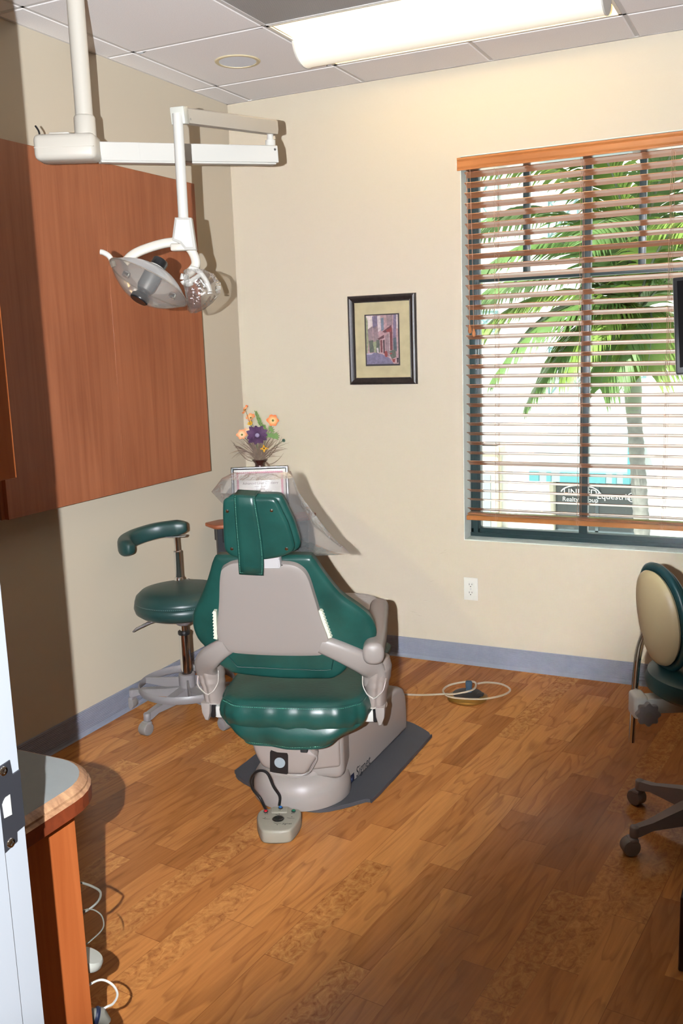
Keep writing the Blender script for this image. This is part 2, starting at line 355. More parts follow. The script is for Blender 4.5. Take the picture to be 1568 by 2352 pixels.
# ceiling: suspended tiles on a grid
GX = [0.0] + [0.1385 + .6045 * i for i in range(6)] + [XR]; GY = [0.0, -0.31, -0.915, -1.52, -2.125, -2.73, -3.335, YF]
DL = (0.432, -0.598)
g = G()
for i in range(len(GX) - 1):
    for j in range(len(GY) - 1):
        x0, x1, y1, y0 = GX[i], GX[i + 1], GY[j], GY[j + 1]
        if (i in (2, 3) and j == 1) or (i == 2 and j == 2): continue
        if x1 - x0 < .01: continue
        if i == 1 and j == 1:               # tile with the round opening
            n = 48; ci = []; sq = []
            for k in range(n):
                a = 2 * PI * k / n; c, s_ = math.cos(a), math.sin(a); ci.append((DL[0] + .078 * c, DL[1] + .078 * s_, HC - .0015))
                r = 1e9
                for d, lim in ((c, (x1 - .012 - DL[0]) if c > 0 else (x0 + .012 - DL[0])), (s_, (y1 - .012 - DL[1]) if s_ > 0 else (y0 + .012 - DL[1]))):
                    if abs(d) > 1e-6: r = min(r, lim / d)
                sq.append((DL[0] + r * c, DL[1] + r * s_, HC - .0015))
            g.add(ci + sq, [(k, (k + 1) % n, n + (k + 1) % n, n + k) for k in range(n)])
            g.add([(q[0], q[1], HC + .02) for q in ci] + ci, [(k, (k + 1) % n, n + (k + 1) % n, n + k) for k in range(n)])
            g.add([(x0 + .012, y0 + .012, HC - .0015), (x1 - .012, y0 + .012, HC - .0015), (x1 - .012, y1 - .012, HC - .0015), (x0 + .012, y1 - .012, HC - .0015),
                   (x0 + .006, y0 + .006, HC + .0025), (x1 - .006, y0 + .006, HC + .0025), (x1 - .006, y1 - .006, HC + .0025), (x0 + .006, y1 - .006, HC + .0025)],
                  [(0, 1, 5, 4), (1, 2, 6, 5), (2, 3, 7, 6), (3, 0, 4, 7)])
            continue
        e = .012 if x1 - x0 > .05 and y1 - y0 > .05 else 0.003
        g.add([(x0 + e, y0 + e, HC - .0015), (x1 - e, y0 + e, HC - .0015), (x1 - e, y1 - e, HC - .0015), (x0 + e, y1 - e, HC - .0015),
               (x0 + e / 2, y0 + e / 2, HC + .0025), (x1 - e / 2, y0 + e / 2, HC + .0025), (x1 - e / 2, y1 - e / 2, HC + .0025), (x0 + e / 2, y1 - e / 2, HC + .0025)],
              [(0, 3, 2, 1), (0, 1, 5, 4), (1, 2, 6, 5), (2, 3, 7, 6), (3, 0, 4, 7)])
g.box(-.15, 5.0, -6.2, .15, 2.95, 3.05)
g.box(0.6, 4.6, -6.0, YF - .12, 2.70, 2.74)
struct(g.out('ceiling', ceilm, smooth=False))
g = G()
for x in GX[1:-1]:
    for j in range(len(GY) - 1):
        if 1.30 < x < 1.40 and j == 1: continue
        g.box(x - .007, x + .007, GY[j + 1], GY[j], HC + .0005, HC + .012)
for y_ in GY[1:-1]: g.box(0, XR, y_ - .007, y_ + .007, HC + .0005, HC + .012)
g.box(0, .012, YF, 0, HC - .002, HC + .012); g.box(0, XR, -.012, 0, HC - .002, HC + .012); g.box(XR - .012, XR, YF, 0, HC - .002, HC + .012)
struct(g.out('trim_2', tbar, smooth=False))
# plenum cover over the openings
g = G(); g.box(0.0, XR, YF, 0, 2.90, 2.92); struct(g.out('trim_3', blackmatte, smooth=False))

# baseboards: ribbed cove vinyl
def baseboard(name, A, B, inward):
    A, B, N = Vector(A), Vector(B), Vector(inward); prof = [(0.018, 0), (0.012, .006), (.006, .018)]
    zz = .018
    while zz < .094: prof += [(.006, zz), (.0075, zz + .0035), (.006, zz + .006)]; zz += .007
    prof += [(.006, .099), (.003, .102), (0, .102)]
    v = []; n = len(prof)
    for P in (A, B):
        for d, h in prof: v.append(P + N * d + Vector((0, 0, h)))
    return struct(make(name, v, [(i, i + 1, n + i + 1, n + i) for i in range(n - 1)], greybase))
baseboard('baseboard_left', (0, YF, 0), (0, 0, 0), (1, 0, 0))
baseboard('baseboard_back', (0, 0, 0), (XR, 0, 0), (0, -1, 0))
baseboard('baseboard_right', (XR, 0, 0), (XR, YF, 0), (-1, 0, 0))

# door frame in the front wall (camera stands in the opening)
df = bpy.data.objects.new('door_1', None); COL.objects.link(df); df.location = (JX, YF, 0); struct(df)
PD = Matrix.Translation((-JX, -YF, 0))
g = G(); g.box(JX - .02, JX, YF - .13, YF + .008, 0, 2.12, .002, 1, PD); g.box(JX2, JX2 + .02, YF - .13, YF + .008, 0, 2.12, .002, 1, PD); g.box(JX - .02, JX2 + .02, YF - .13, YF + .008, 2.12, 2.14, .002, 1, PD)
g.out('jamb', jambm, df)
g = G(); g.box(JX, JX + .004, YF - .13, YF - .031, 0, 2.12, .001, 1, PD); g.box(JX2 - .012, JX2, YF - .09, YF - .05, 0, 2.12, .002, 1, PD)
g.out('door_stop', jambm, df)
g = G()
for x0, x1, z0, z1 in ((JX - .075, JX - .012, 0, 2.19), (JX2 + .012, JX2 + .075, 0, 2.19), (JX - .012, JX2 + .012, 2.132, 2.19)): g.box(x0, x1, YF, YF + .006, z0, z1, .002, 1, PD)
g.out('casing', jambm, df)
sp = G()
sp.prism([(-.031, -.055), (-.009, -.050), (-.008, -.038), (0.006, -.036), (0.006, .037), (-.006, .036), (-.008, .055), (-.031, .053)], 0, .0022, .0006, 1,
         frameM((.0002, 0, 1.035), (0, 1, 0), (0, 0, 1), (1, 0, 0)))
spo = sp.out('strike_plate', darksteel, df)
g = G(); g.prism([(-.026, -.012), (-.014, -.013), (-.014, .013), (-.022, .012), (-.027, .006)], 0.0022, .0028, 0, 1, frameM((.0002, 0, 1.036), (0, 1, 0), (0, 0, 1), (1, 0, 0)))
g.out('latch_hole', white, spo)
for zz in (-.046, .046):
    g = G(); M = frameM((.0024, -.020, 1.035 + zz), (0, 1, 0), (0, 0, 1), (1, 0, 0)); g.lathe([(.0062, 0), (.0055, .0012), (.003, .0016), (.0026, .0004), (0, .0003)], 20, M); g.out('screw', chrome, spo)

# ================================================================ window
win = bpy.data.objects.new('window_1', None); COL.objects.link(win); win.location = (WX0, .1, WZ0); struct(win)
PW = Matrix.Translation((-WX0, -.1, -WZ0))
y0, y1 = .098, .140
g = G()
for a in ((WX0, WX0 + .052, WZ0, WZ1), (WX1 - .052, WX1, WZ0, WZ1), (WX0, WX1, WZ0, WZ0 + .045), (WX0, WX1, WZ1 - .05, WZ1)): g.box(a[0], a[1], y0, y1, a[2], a[3], .004, 2, PW)
g.box(WX0 + .018, WX0 + .040, y0 - .006, y0 + .01, WZ0 + .02, WZ1, .003, 2, PW); g.box(WX0, WX1, y0 - .008, y0 + .01, WZ0, WZ0 + .022, .003, 2, PW)
g.out('window_frame', framegreen, win)
for xm in (1.737, 2.41):
    g = G(); g.box(xm - .0195, xm + .0195, y0 + .004, y1, WZ0 + .03, WZ1 - .03, .003, 2, PW); g.out('mullion', framegreen, win)
g = G(); g.box(WX0 + .04, WX1 - .04, y0 + .006, y1, 1.818, 1.849, .003, 2, PW); g.out('transom_bar', framegreen, win)
for xm in (1.468, 1.971, 2.21, 2.62):
    g = G(); g.box(xm - .014, xm + .014, y0 + .008, y1, 1.845, WZ1 - .03, .002, 2, PW); g.out('muntin', framegreen, win)
glass = clear('window_glass', (0.93, 0.96, 0.95), 0.0, 0.01)
for a, b in ((WX0 + .05, 1.72), (1.755, 2.40), (2.42, WX1 - .05)):
    g = G(); g.box(a, b, .120, .123, WZ0 + .04, WZ1 - .04, 0, 1, PW); g.out('pane', glass, win, smooth=False)

# ================================================================ blind
bl = thing('window_blind', 'wooden venetian blind with open brown slats filling the window recess', 'window blind', (WX0, 0, WZ1))
PB = Matrix.Translation((-WX0, 0, -WZ1))
BX0, BX1 = 1.214, 2.915
g = G()
prof = [(-.004, 2.302), (-.014, 2.302), (-.014, 2.309), (-.011, 2.313), (-.0135, 2.318), (-.0135, 2.338), (-.010, 2.343), (-.014, 2.348), (-.014, 2.356), (-.004, 2.356)]
v = []; n = len(prof)
for xx in (1.187, 2.94):
    for a, b in prof: v.append(Vector((xx, a, b)))
f = [(i, (i + 1) % n, n + (i + 1) % n, n + i) for i in range(n)] + [tuple(range(n))[::-1], tuple(range(n, 2 * n))]
g.add(v, f, PB); g.out('valance', valwood, bl, smooth=False)
g = G(); g.box(BX0, BX1, .005, .055, 2.305, 2.352, .002, 1, PB); g.out('head_rail', blindwood, bl)
g = G(); g.add([(1.178, -.002, 2.335), (1.187, -.002, 2.345), (1.187, -.002, 2.315), (1.184, -.002, 2.318), (1.178, .0, 2.335), (1.187, 0, 2.345), (1.187, 0, 2.315), (1.184, 0, 2.318)], [(0, 1, 2, 3), (7, 6, 5, 4), (0, 4, 5, 1), (3, 2, 6, 7), (0, 3, 7, 4)], PB)
g.out('end_clip', white2, bl, smooth=False)
NS = 35; ztop, zbot = 2.286, 0.765
slats = []
def slat_bm(tilt):
    g = G(); hw = .025; c, s_ = math.cos(tilt), math.sin(tilt); sec = [(-hw, -.0014), (0, .0002), (hw, -.0014), (hw, .0014), (0, .003), (-hw, .0014)]
    v = [(xx, a * c - b * -s_ * -1 * 0 + (b * s_), -a * s_ + b * c) for xx in (BX0, BX1) for a, b in sec]
    g.add(v, [(i, (i + 1) % 6, 6 + (i + 1) % 6, 6 + i) for i in range(6)] + [(5, 4, 3, 2, 1, 0), (6, 7, 8, 9, 10, 11)]); return g
proto = slat_bm(math.radians(20)).out('slat', blindwood, bl, smooth=False)
proto2 = slat_bm(math.radians(27)).out('slat', blindwood, bl, smooth=False)
for i in range(NS):
    if i == 0: o = proto
    elif i == 29: o = proto2
    else: o = proto.copy(); COL.objects.link(o); o.parent = bl
    zz = ztop + (zbot - ztop) * i / (NS - 1) + random.uniform(-.001, .001)
    o.location = Vector((0, .030, zz)) + Vector((-WX0, 0, -WZ1))
    if i not in (0,): o.rotation_euler = (random.uniform(-.03, .03), random.uniform(-.0012, .0012), 0)
for k, zz in enumerate((.748, .744)):
    g = G(); g.box(BX0, BX1, .006 + .002 * k, .056, zz - .0014, zz + .0014, 0, 1, PB); g.out('slat', blindwood, bl, smooth=False)
g = G(); g.box(BX0 - .006, BX1, .004, .056, .715, .738, .004, 2, PB); g.out('bottom_rail', valwood, bl)
for xm in (1.353, 1.731, 2.095, 2.55):
    g = G()
    for yy in (.0035, .0565): g.tube([Vector((xm + .002 * math.sin(q * 1.7), yy, zz)) for q, zz in enumerate([2.30 - .0632 * k for k in range(26)])], .0009, 5, M=PB)
    g.tube([(xm + .012, .03, 2.30), (xm + .012, .03, .74)], .0008, 5, M=PB)
    for i in range(NS):
        zz = ztop + (zbot - ztop) * i / (NS - 1); g.tube([(xm, .0035, zz + .004), (xm + .003, .03, zz - .003), (xm, .0565, zz - .010)], .0007, 4, M=PB)
    g.tube([(xm - .012, .002, .744), (xm - .005, 0, .738), (xm + .002, -.001, .742), (xm + .010, .001, .737), (xm + .002, .001, .715)], .0008, 4, M=PB)
    g.out('ladder_cord', cordm, bl)
for xm, zz in ((1.238, 1.60), (1.256, 1.585)):
    g = G(); g.tube([(xm - .012, -.004, 2.31), (xm - .004, -.006, 2.0), (xm, -.006, zz + .02)], .0012, 6, M=PB); c = g.out('pull_cord', cordm, bl)
    g = G(); g.lathe([(.0015, .024), (.004, .020), (.0075, .008), (.009, 0), (.0075, -.008), (.003, -.013), (0, -.013)], 14, PB @ Matrix.Translation((xm, -.006, zz))); g.out('tassel', valwood, c)

# ================================================================ ceiling fixtures
lf = thing('fluorescent_fixture', 'lit fluorescent troffer with curved glowing basket in the suspended ceiling', 'ceiling light', (1.348, -.6125, HC))
PF = Matrix.Translation((-1.348, .6125, -HC))
fx0, fx1, fy0, fy1 = .748, 1.945, -.908, -.317
fw = mat('fixture_white', (0.84, 0.79, 0.68), 0.5)
g = G()
for a in ((fx0, fx1, fy0, fy0 + .012), (fx0, fx1, fy1 - .012, fy1), (fx0, fx0 + .012, fy0, fy1), (fx1 - .012, fx1, fy0, fy1)): g.box(a[0], a[1], a[2], a[3], HC - .002, HC + .003, 0, 1, PF)
g.box(fx0, fx0 + .002, fy0, fy1, HC, HC + .14, 0, 1, PF); g.box(fx1 - .002, fx1, fy0, fy1, HC, HC + .14, 0, 1, PF)
g.out('frame', fw, lf, smooth=False)
g = G(); v = []; n = 15; cy = -.6125
for sgn in (-1, 1):
    v = []
    for xx in (fx0 + .002, fx1 - .002):
        for k in range(n):
            a = k / (n - 1); yy = cy + sgn * (.293 - .213 * a); zz = HC + .002 + .105 * math.sin(PI * min(1, a * 1.0) * .62) * (1 if a < .8 else 1) - .0 * a
            v.append((xx, yy, zz))
    g.add(v, [(i, i + 1, n + i + 1, n + i) for i in range(n - 1)], PF)
g.box(fx0, fx1, cy - .085, cy + .085, HC + .1, HC + .102, 0, 1, PF)
g.out('reflector', fw, lf)
basketm = mat('glowing_lens', (0.9, 0.86, 0.76), 0.5, emis=((1.0, 0.88, 0.66), 0.42))
g = G(); n = 17; v = []
for xx in (fx0 + .006, fx1 - .006):
    for k in range(n):
        a = PI * k / (n - 1); v.append((xx, cy - .095 * math.cos(a), HC + .006 - .085 * math.sin(a)))
g.add(v, [(i, i + 1, n + i + 1, n + i) for i in range(n - 1)], PF); g.out('basket_lens', basketm, lf)
for xx in (fx0 + .003, fx1 - .009):
    g = G(); g.prism([(cy - .099 * math.cos(PI * k / 16), HC + .008 - .089 * math.sin(PI * k / 16)) for k in range(17)], 0, .006, 0, 1, PF @ frameM((xx, 0, 0), (0, 1, 0), (0, 0, 1), (1, 0, 0))); g.out('end_cap', white, lf)
tubem = mat('lit_tube', (1, 1, 1), 0.5, emis=((1.0, 0.76, 0.45), 24.0))
for yy in (cy - .045, cy + .045):
    g = G(); g.tube([(fx0 + .04, yy, HC + .03), (fx1 - .04, yy, HC + .03)], .013, 12, M=PF); g.out('tube_lamp', tubem, lf)

vent = thing('return_air_vent', 'grey perforated return air grille beside the lit fluorescent fixture', 'vent', (1.046, -1.2175, HC))
PV = Matrix.Translation((-1.046, 1.2175, -HC))
def perf():
    m = bpy.data.materials.new('perforated_metal'); m.use_nodes = True; n = m.node_tree.nodes; L = m.node_tree.links; b = n['Principled BSDF']
    tc = n.new('ShaderNodeTexCoord'); sc = n.new('ShaderNodeVectorMath'); sc.operation = 'SCALE'; sc.inputs['Scale'].default_value = 2 * PI / .0085; L.new(tc.outputs['Object'], sc.inputs[0])
    sx = n.new('ShaderNodeSeparateXYZ'); L.new(sc.outputs[0], sx.inputs[0])
    def M2(op, a, b_=None):
        q = n.new('ShaderNodeMath'); q.operation = op; L.new(a, q.inputs[0])
        if b_ is not None: L.new(b_, q.inputs[1])
        return q.outputs[0]
    p = M2('MULTIPLY', M2('COSINE', M2('ADD', sx.outputs[0], sx.outputs[1])), M2('COSINE', M2('SUBTRACT', sx.outputs[0], sx.outputs[1])))
    r = n.new('ShaderNodeValToRGB'); r.color_ramp.elements[0].position = .12; r.color_ramp.elements[0].color = (.50, .49, .47, 1); r.color_ramp.elements[1].position = .3; r.color_ramp.elements[1].color = (.045, .045, .05, 1)
    L.new(p, r.inputs[0]); L.new(r.outputs[0], b.inputs['Base Color']); b.inputs['Roughness'].default_value = .5; return m
g = G(); g.box(.760, 1.338, -1.508, -.927, HC - .002, HC, 0, 1, PV); g.out('perforated_plate', perf(), vent, smooth=False)
g = G()
for a in ((.747, 1.345, -1.517, -1.507), (.747, 1.345, -.928, -.919), (.747, .761, -1.517, -.919), (1.337, 1.345, -1.517, -.919)): g.box(*a, HC - .005, HC + .002, .001, 1, PV)
g.out('frame', tbar, vent)

dl = thing('recessed_downlight', 'round unlit recessed downlight with cream trim ring in a ceiling tile', 'ceiling light', (DL[0], DL[1], HC))
g = G(); g.lathe([(.078, -.004), (.080, -.008), (.092, -.008), (.096, -.0045), (.096, -.0042), (.078, -.004)], 48); g.out('trim_ring', mat('cream_ring', srgb(222, 208, 172), .4), dl)
g = G(); prof = [(.078, -.006)]
for k in range(9): prof += [(.0775 - .0026 * k, .0002 + .0022 * k), (.0762 - .0026 * k, .0014 + .0022 * k)]
prof += [(.050, .022), (0.0, .023)]
g.lathe(prof, 48); g.out('baffle', mat('pale_baffle', srgb(236, 242, 250), .45), dl)

# ================================================================ wall cabinets and counter
wc = thing('wall_cabinet', 'shallow cherry cabinet with two tall flat doors high on the left wall', 'cabinet', (0, -1.12, .985))
PC = Matrix.Translation((0, 1.12, -.985))
g = G(); g.box(0, .082, -1.785, -.478, .985, 2.295, .001, 1, PC); g.out('body', panelwood, wc)
for a, b in ((-1.770, -1.1205), (-1.1175, -.478)):
    g = G(); g.box(.082, .1, a, b, .985, 2.295, .001, 1, PC); g.out('door', panelwood, wc)
bc = thing('base_cabinet', 'cherry base cabinet at the left foreground with bright orange end panel', 'cabinet', (0.78, YF, 0))
PX = Matrix.Translation((-.78, -YF, 0))
g = G(); g.box(0.01, 1.50, YF + .002, -3.095, .10, .815, 0, 1, PX); g.box(0.01, 1.46, YF + .002, -3.14, 0, .10, 0, 1, PX); g.out('body', darkwood, bc)
g = G(); g.box(1.50, 1.522, YF + .002, -3.072, 0.0, .818, .001, 1, PX); lab(g.out('end_panel', cabwood, bc), 'orange cherry end panel')
for k in range(3):
    g = G(); g.box(.03 + .49 * k, .505 + .49 * k, -3.095, -3.075, .12, .80, .002, 1, PX); d = g.out('door', cabwood, bc)
    g = G(); hx = (.46 + .49 * k) if k < 2 else 1.452
    g.tube([Vector((hx, -3.075, .745)), Vector((hx, -3.052, .742)), Vector((hx, -3.045, .72)), Vector((hx, -3.052, .70)), Vector((hx, -3.075, .697))], .0065, 8, M=PX); g.out('handle', white2, d)
ct = thing('countertop', 'grey laminate countertop with rounded corner and worn wooden edge', 'countertop', (0.78, -3.24, .82))
PT = Matrix.Translation((-.78, 3.24, -.82))
def corner(x1, y1, r, ins=0):
    x1 -= ins; y1 -= ins; r -= ins
    p = [(0.0 + .002, YF + .002), (x1, YF + .002)]
    for k in range(9): a = PI / 2 * k / 8; p.append((x1 - r + r * math.cos(a), y1 - r + r * math.sin(a)))
    return p + [(.002, y1)]
g = G(); g.prism(corner(1.582, -3.022, .11, .018), .82, .8615, 0, 1, PT); g.out('laminate_top', lamin, ct, smooth=False)
g = G(); ctr = corner(1.582, -3.022, .11)[1:]; sec = [(.0, .0), (.0, .024), (-.005, .029), (-.005, .033), (-.011, .038), (-.018, .0412), (-.018, 0)]
v = []; f = []; m_ = len(sec)
for i, q in enumerate(ctr):
    a = ctr[max(i - 1, 0)]; b = ctr[min(i + 1, len(ctr) - 1)]; t = Vector((b[0] - a[0], b[1] - a[1], 0)).normalized(); nn = Vector((t.y, -t.x, 0))
    for d, h in sec: v.append(Vector((q[0], q[1], .82 + h)) + nn * d)
mis = []
for i in range(len(ctr) - 1):
    for j in range(m_ - 1): f.append((i * m_ + j, (i + 1) * m_ + j, (i + 1) * m_ + j + 1, i * m_ + j + 1)); mis.append(0 if j < 1 else 1)
v = [PT @ q for q in v]
make('edge_moulding', v, f, [edgered, edgewood], ct, False, mis)
uc = thing('upper_cabinet', 'cherry upper cabinet at the left picture edge above the countertop', 'cabinet', (0.78, YF, 1.372))
PU = Matrix.Translation((-.78, -YF, -1.372))
g = G(); g.box(0.01, 1.478, YF + .002, -3.13, 1.372, 2.30, 0, 1, PU); g.out('body', darkwood, uc)
g = G(); g.box(1.478, 1.5, YF + .002, -3.108, 1.372, 2.30, .001, 1, PU); g.out('end_panel', cabwood, uc)
for k in range(3):
    g = G(); g.box(.02 + .487 * k, .500 + .487 * k, -3.13, -3.112, 1.378, 2.295, .002, 1, PU); g.out('door', cabwood, uc)

# tubing and handpieces hung on the front of the base cabinet
hose = mat('grey_hose', srgb(120, 118, 108), 0.5)
HG = 'hoses hanging on the base cabinet'
def loop(name, label, pts, r, m, cat='hose'):
    g = G(); g.tube(cr(pts, 8, False), r, 8); return tag(g.out(name, m), label, cat, None)
loop('hose', 'thick grey hose looping out beside the cabinet end panel, upper loop', [(1.470, -3.070, .625), (1.480, -3.035, .622), (1.497, -3.006, .597), (1.499, -3.0, .580), (1.488, -3.008, .562), (1.470, -3.04, .552), (1.46, -3.070, .55)], .0022, hose)
loop('hose', 'thin grey hose looping out beside the cabinet end panel, lower loop', [(1.47, -3.070, .565), (1.482, -3.02, .560), (1.496, -3.003, .545), (1.501, -3.0, .525), (1.496, -3.003, .51), (1.482, -3.015, .495), (1.47, -3.070, .485)], .0013, hose)
g = G(); g.lathe([(0, .0), (.030, .0), (.033, .004), (.033, .014), (.030, .018), (0, .019)], 32, axisM((1.462, -3.02, .443), (0.25, .35, 1))); g.tube([(1.462, -3.074, .445), (1.462, -3.03, .447)], .006, 8)
tag(g.out('cup_holder', mat('pale_grey_disc', srgb(178, 178, 168), .4)), 'round pale grey cup holder disc sticking out beside the cabinet end', 'holder')
loop('cord', 'white cord looping out at the lower front of the base cabinet', [(1.478, -3.072, .415), (1.486, -3.015, .412), (1.503, -2.998, .400), (1.513, -2.993, .378), (1.505, -2.998, .358), (1.49, -3.01, .350), (1.475, -3.072, .345)], .0022, white, 'cord')
ta = thing('handpiece_holder', 'grey and navy handpiece in a holder low beside the cabinet end', 'tool holder', (1.475, -3.02, .34))
g = G(); g.tube([(0, -.054, .005), (0, -.01, .005), (.012, .005, .0), (.020, .014, -.018)], [.012, .014, .015, .008], 14); g.out('body', hose, ta)
g = G(); g.lathe([(.015, -.004), (.0165, 0), (.015, .004)], 20, axisM((.008, .0, .002), (.7, .6, -.3))); g.out('band', mat('navy', srgb(28, 36, 60), .4), ta)

# right edge: dark low cabinet
dk = thing('side_cabinet', 'dark cabinet edge standing on the floor at the right picture edge', 'cabinet', (2.66, -2.2, 0))
g = G(); g.box(-.253, .25, .22, .55, 0, .2, .003, 1); g.box(-.14, .25, .22, .55, .2, .80, .003, 1); g.out('body', darkwood, dk)
for k in range(3):
    g = G(); g.box(-.12, .24, .208, .22, .21 + .195 * k, .40 + .195 * k, .003, 1); d = g.out('drawer', darkwood, dk)
    g = G(); g.lathe([(.006, 0), (.006, .012), (.012, .016), (.012, .022), (0, .024)], 16, axisM((.06, .208, .30 + .195 * k), (0, -1, 0))); g.out('knob', steel, d)

# ================================================================ outlet
ou = thing('wall_outlet', 'white duplex power outlet low on the wall below the window', 'outlet', (1.23, 0, .38))
g = G(); g.box(-.035, .035, -.006, 0, -.056, .056, .003, 2); g.out('cover_plate', white, ou)
for zz in (-.02, .02):
    g = G(); g.prism([(.0165 * math.cos(a) , max(-.0125, min(.0125, .0165 * math.sin(a)))) for a in [2 * PI * k / 24 for k in range(24)]], 0, .0025, .0006, 1, frameM((0, -.006, zz), (1, 0, 0), (0, 0, 1), (0, -1, 0)))
    s_ = g.out('socket', white, ou)
    g = G(); g.box(-.0075, -.0055, -.0088, -.008, zz - .001, zz + .008); g.box(.0055, .0075, -.0088, -.008, zz, zz + .008); g.lathe([(.0025, 0), (.0025, .0008), (0, .0008)], 12, axisM((0, -.008, zz - .007), (0, -1, 0))); g.out('slot', blackmatte, s_, smooth=False)
g = G(); g.lathe([(.003, 0), (.002, .001), (0, .001)], 12, axisM((0, -.006, 0), (0, -1, 0))); g.out('screw', steel, ou)
# scuffs on the wall
g = G()
for px, pz, L_, an in ((1.085, .545, .05, .35), (1.10, .56, .03, .5), (.995, .30, .03, .2), (.93, .235, .05, -.15), (.96, .22, .04, -.1), (1.03, .40, .03, .3)):
    c, s_ = math.cos(an), math.sin(an); w_ = .0007
    g.add([(px - c * L_ / 2, -.0006, pz - s_ * L_ / 2), (px, -.0006, pz - w_ + .001), (px + c * L_ / 2, -.0006, pz + s_ * L_ / 2), (px, -.0006, pz + w_ + .001)], [(0, 1, 2, 3)])
so = g.out('trim_4', mat('scuff_mark', srgb(170, 158, 140), .8), smooth=False); struct(so)

# ================================================================ picture on the wall
pc = thing('framed_picture', 'dark framed print of a village street hanging beside the window', 'picture', (.8015, 0, 1.572))
W_, H_ = .175, .211
pf = mat('dark_frame_wood', srgb(34, 27, 26), 0.42, mottle=(.5, 60))
def molding(W_, H_, sec):                    # sec: (inset, depth) pairs, mitred rectangle on the XZ plane facing -Y
    v = []; f = []; n = len(sec)
    for sx_, sz_ in ((-1, -1), (1, -1), (1, 1), (-1, 1)):
        for ins, d in sec: v.append((sx_ * (W_ - ins), -d, sz_ * (H_ - ins)))
    for c in range(4):
        for j in range(n - 1): a, b = c * n + j, ((c + 1) % 4) * n + j; f.append((a, b, b + 1, a + 1))
    return v, f
g = G(); g.add(*molding(W_, H_, [(0, 0), (0, .012), (.004, .019), (.012, .022), (.020, .018), (.027, .012), (.029, .013), (.031, .013), (.033, .006)])); g.out('frame', pf, pc, angle=25)
g = G(); g.box(-.145, .145, -.006, -.004, -.180, .180); g.out('mat_board', mat('mottled_tan_mat', srgb(172, 160, 126), .8, mottle=(.08, 18)), pc, smooth=False)
g = G(); g.box(-.0895, .0895, -.0075, -.006, -.1225, .1215); g.out('inner_mat', mat('charcoal_mat', srgb(48, 44, 46), .7), pc, smooth=False)
art = {k: mat('print_' + k, srgb(*[q_ * .84 for q_ in c]), .6, mottle=(.22, 90)) for k, c in dict(sky=(222, 206, 202), stone=(150, 128, 134), pink=(186, 150, 152), lav=(124, 112, 138), dark=(58, 44, 54), road=(126, 118, 146), roadl=(190, 182, 200), green=(96, 104, 92), lgreen=(150, 156, 122), red=(148, 64, 62), rust=(122, 62, 66), blue=(120, 132, 150), teal=(86, 98, 108), light=(206, 190, 192), roof=(104, 66, 74)).items()}
AK = list(art); g = G()
def poly(k, pts, lvl=0):                     # px in the print's own 0..1 frame, y down
    g.k = AK.index(k); d = -.0077 - .00006 * lvl
    g.add([(-.083 + .166 * a, d, .116 - .230 * b) for a, b in pts], [tuple(range(len(pts)))[::-1]])
poly('pink', [(0, 0), (1, 0), (1, 1), (0, 1)])
poly('sky', [(.02, 0), (.22, 0), (.20, .28), (.05, .30)], 1)
poly('lgreen', [(0, 0), (.06, .1), (.07, .55), (.04, .75), (0, .78)], 2)
poly('stone', [(.05, .28), (.2, .22), (.22, .5), (.08, .55)], 2)
poly('lav', [(.2, .02), (.36, 0), (.36, .22), (.22, .26)], 3)
poly('stone', [(.22, .26), (.38, .2), (.4, .55), (.24, .6)], 3)
poly('blue', [(.47, .06), (.56, .05), (.56, .30), (.48, .33)], 5)
poly('light', [(.36, .02), (.46, 0), (.46, .3), (.38, .34)], 4)
poly('stone', [(.64, 0), (.84, 0), (.82, .22), (.66, .22)], 4)
poly('lav', [(.86, 0), (.95, 0), (.93, .5), (.84, .5)], 5)
poly('light', [(.95, 0), (1, 0), (1, .28), (.95, .28)], 6)
poly('roof', [(.51, .34), (.80, .20), (.82, .33), (.58, .36)], 7)
poly('red', [(.62, .31), (.80, .25), (.80, .34), (.66, .35)], 8)
poly('roof', [(.35, .48), (.56, .40), (.56, .47), (.40, .50)], 7)
poly('green', [(.08, .52), (.22, .50), (.24, .75), (.1, .76)], 5)
poly('lgreen', [(.20, .55), (.34, .52), (.36, .70), (.26, .78)], 6)
poly('green', [(.32, .5), (.42, .5), (.42, .76), (.30, .78)], 7)
poly('rust', [(.44, .51), (.50, .50), (.50, .76), (.45, .76)], 8)
poly('dark', [(.53, .51), (.575, .50), (.575, .78), (.535, .78)], 8)
poly('stone', [(.59, .42), (.72, .38), (.72, .85), (.60, .82)], 6)
poly('rust', [(.73, .34), (.82, .33), (.82, .72), (.74, .72)], 8)
poly('light', [(.715, .36), (.735, .36), (.745, .88), (.72, .86)], 9)
poly('teal', [(.84, .48), (.94, .46), (.95, .74), (.84, .76)], 8)
poly('pink', [(.93, .3), (1, .3), (1, .9), (.94, .88)], 7)
poly('road', [(0, .80), (.25, .76), (.50, .80), (.72, .88), (.85, 1), (0, 1)], 9)
poly('roadl', [(0, .775), (.22, .775), (.16, .80), (0, .80)], 10)
poly('light', [(.32, .67), (.37, .66), (.39, .77), (.33, .76)], 11)
poly('red', [(.57, .74), (.64, .73), (.665, .80), (.65, .86), (.58, .85), (.56, .79)], 12)
poly('green', [(.72, .74), (.9, .70), (.93, .86), (.80, .90), (.74, .84)], 12)
poly('red', [(.80, .90), (.90, .90), (.88, .97), (.82, .97)], 13)
poly('red', [(.72, .78), (.80, .77), (.80, .80), (.73, .81)], 13)
poly('dark', [(.94, .88), (1, .88), (.99, .98), (.95, .98)], 13)
g.out('print', [art[k] for k in AK], pc, smooth=False)

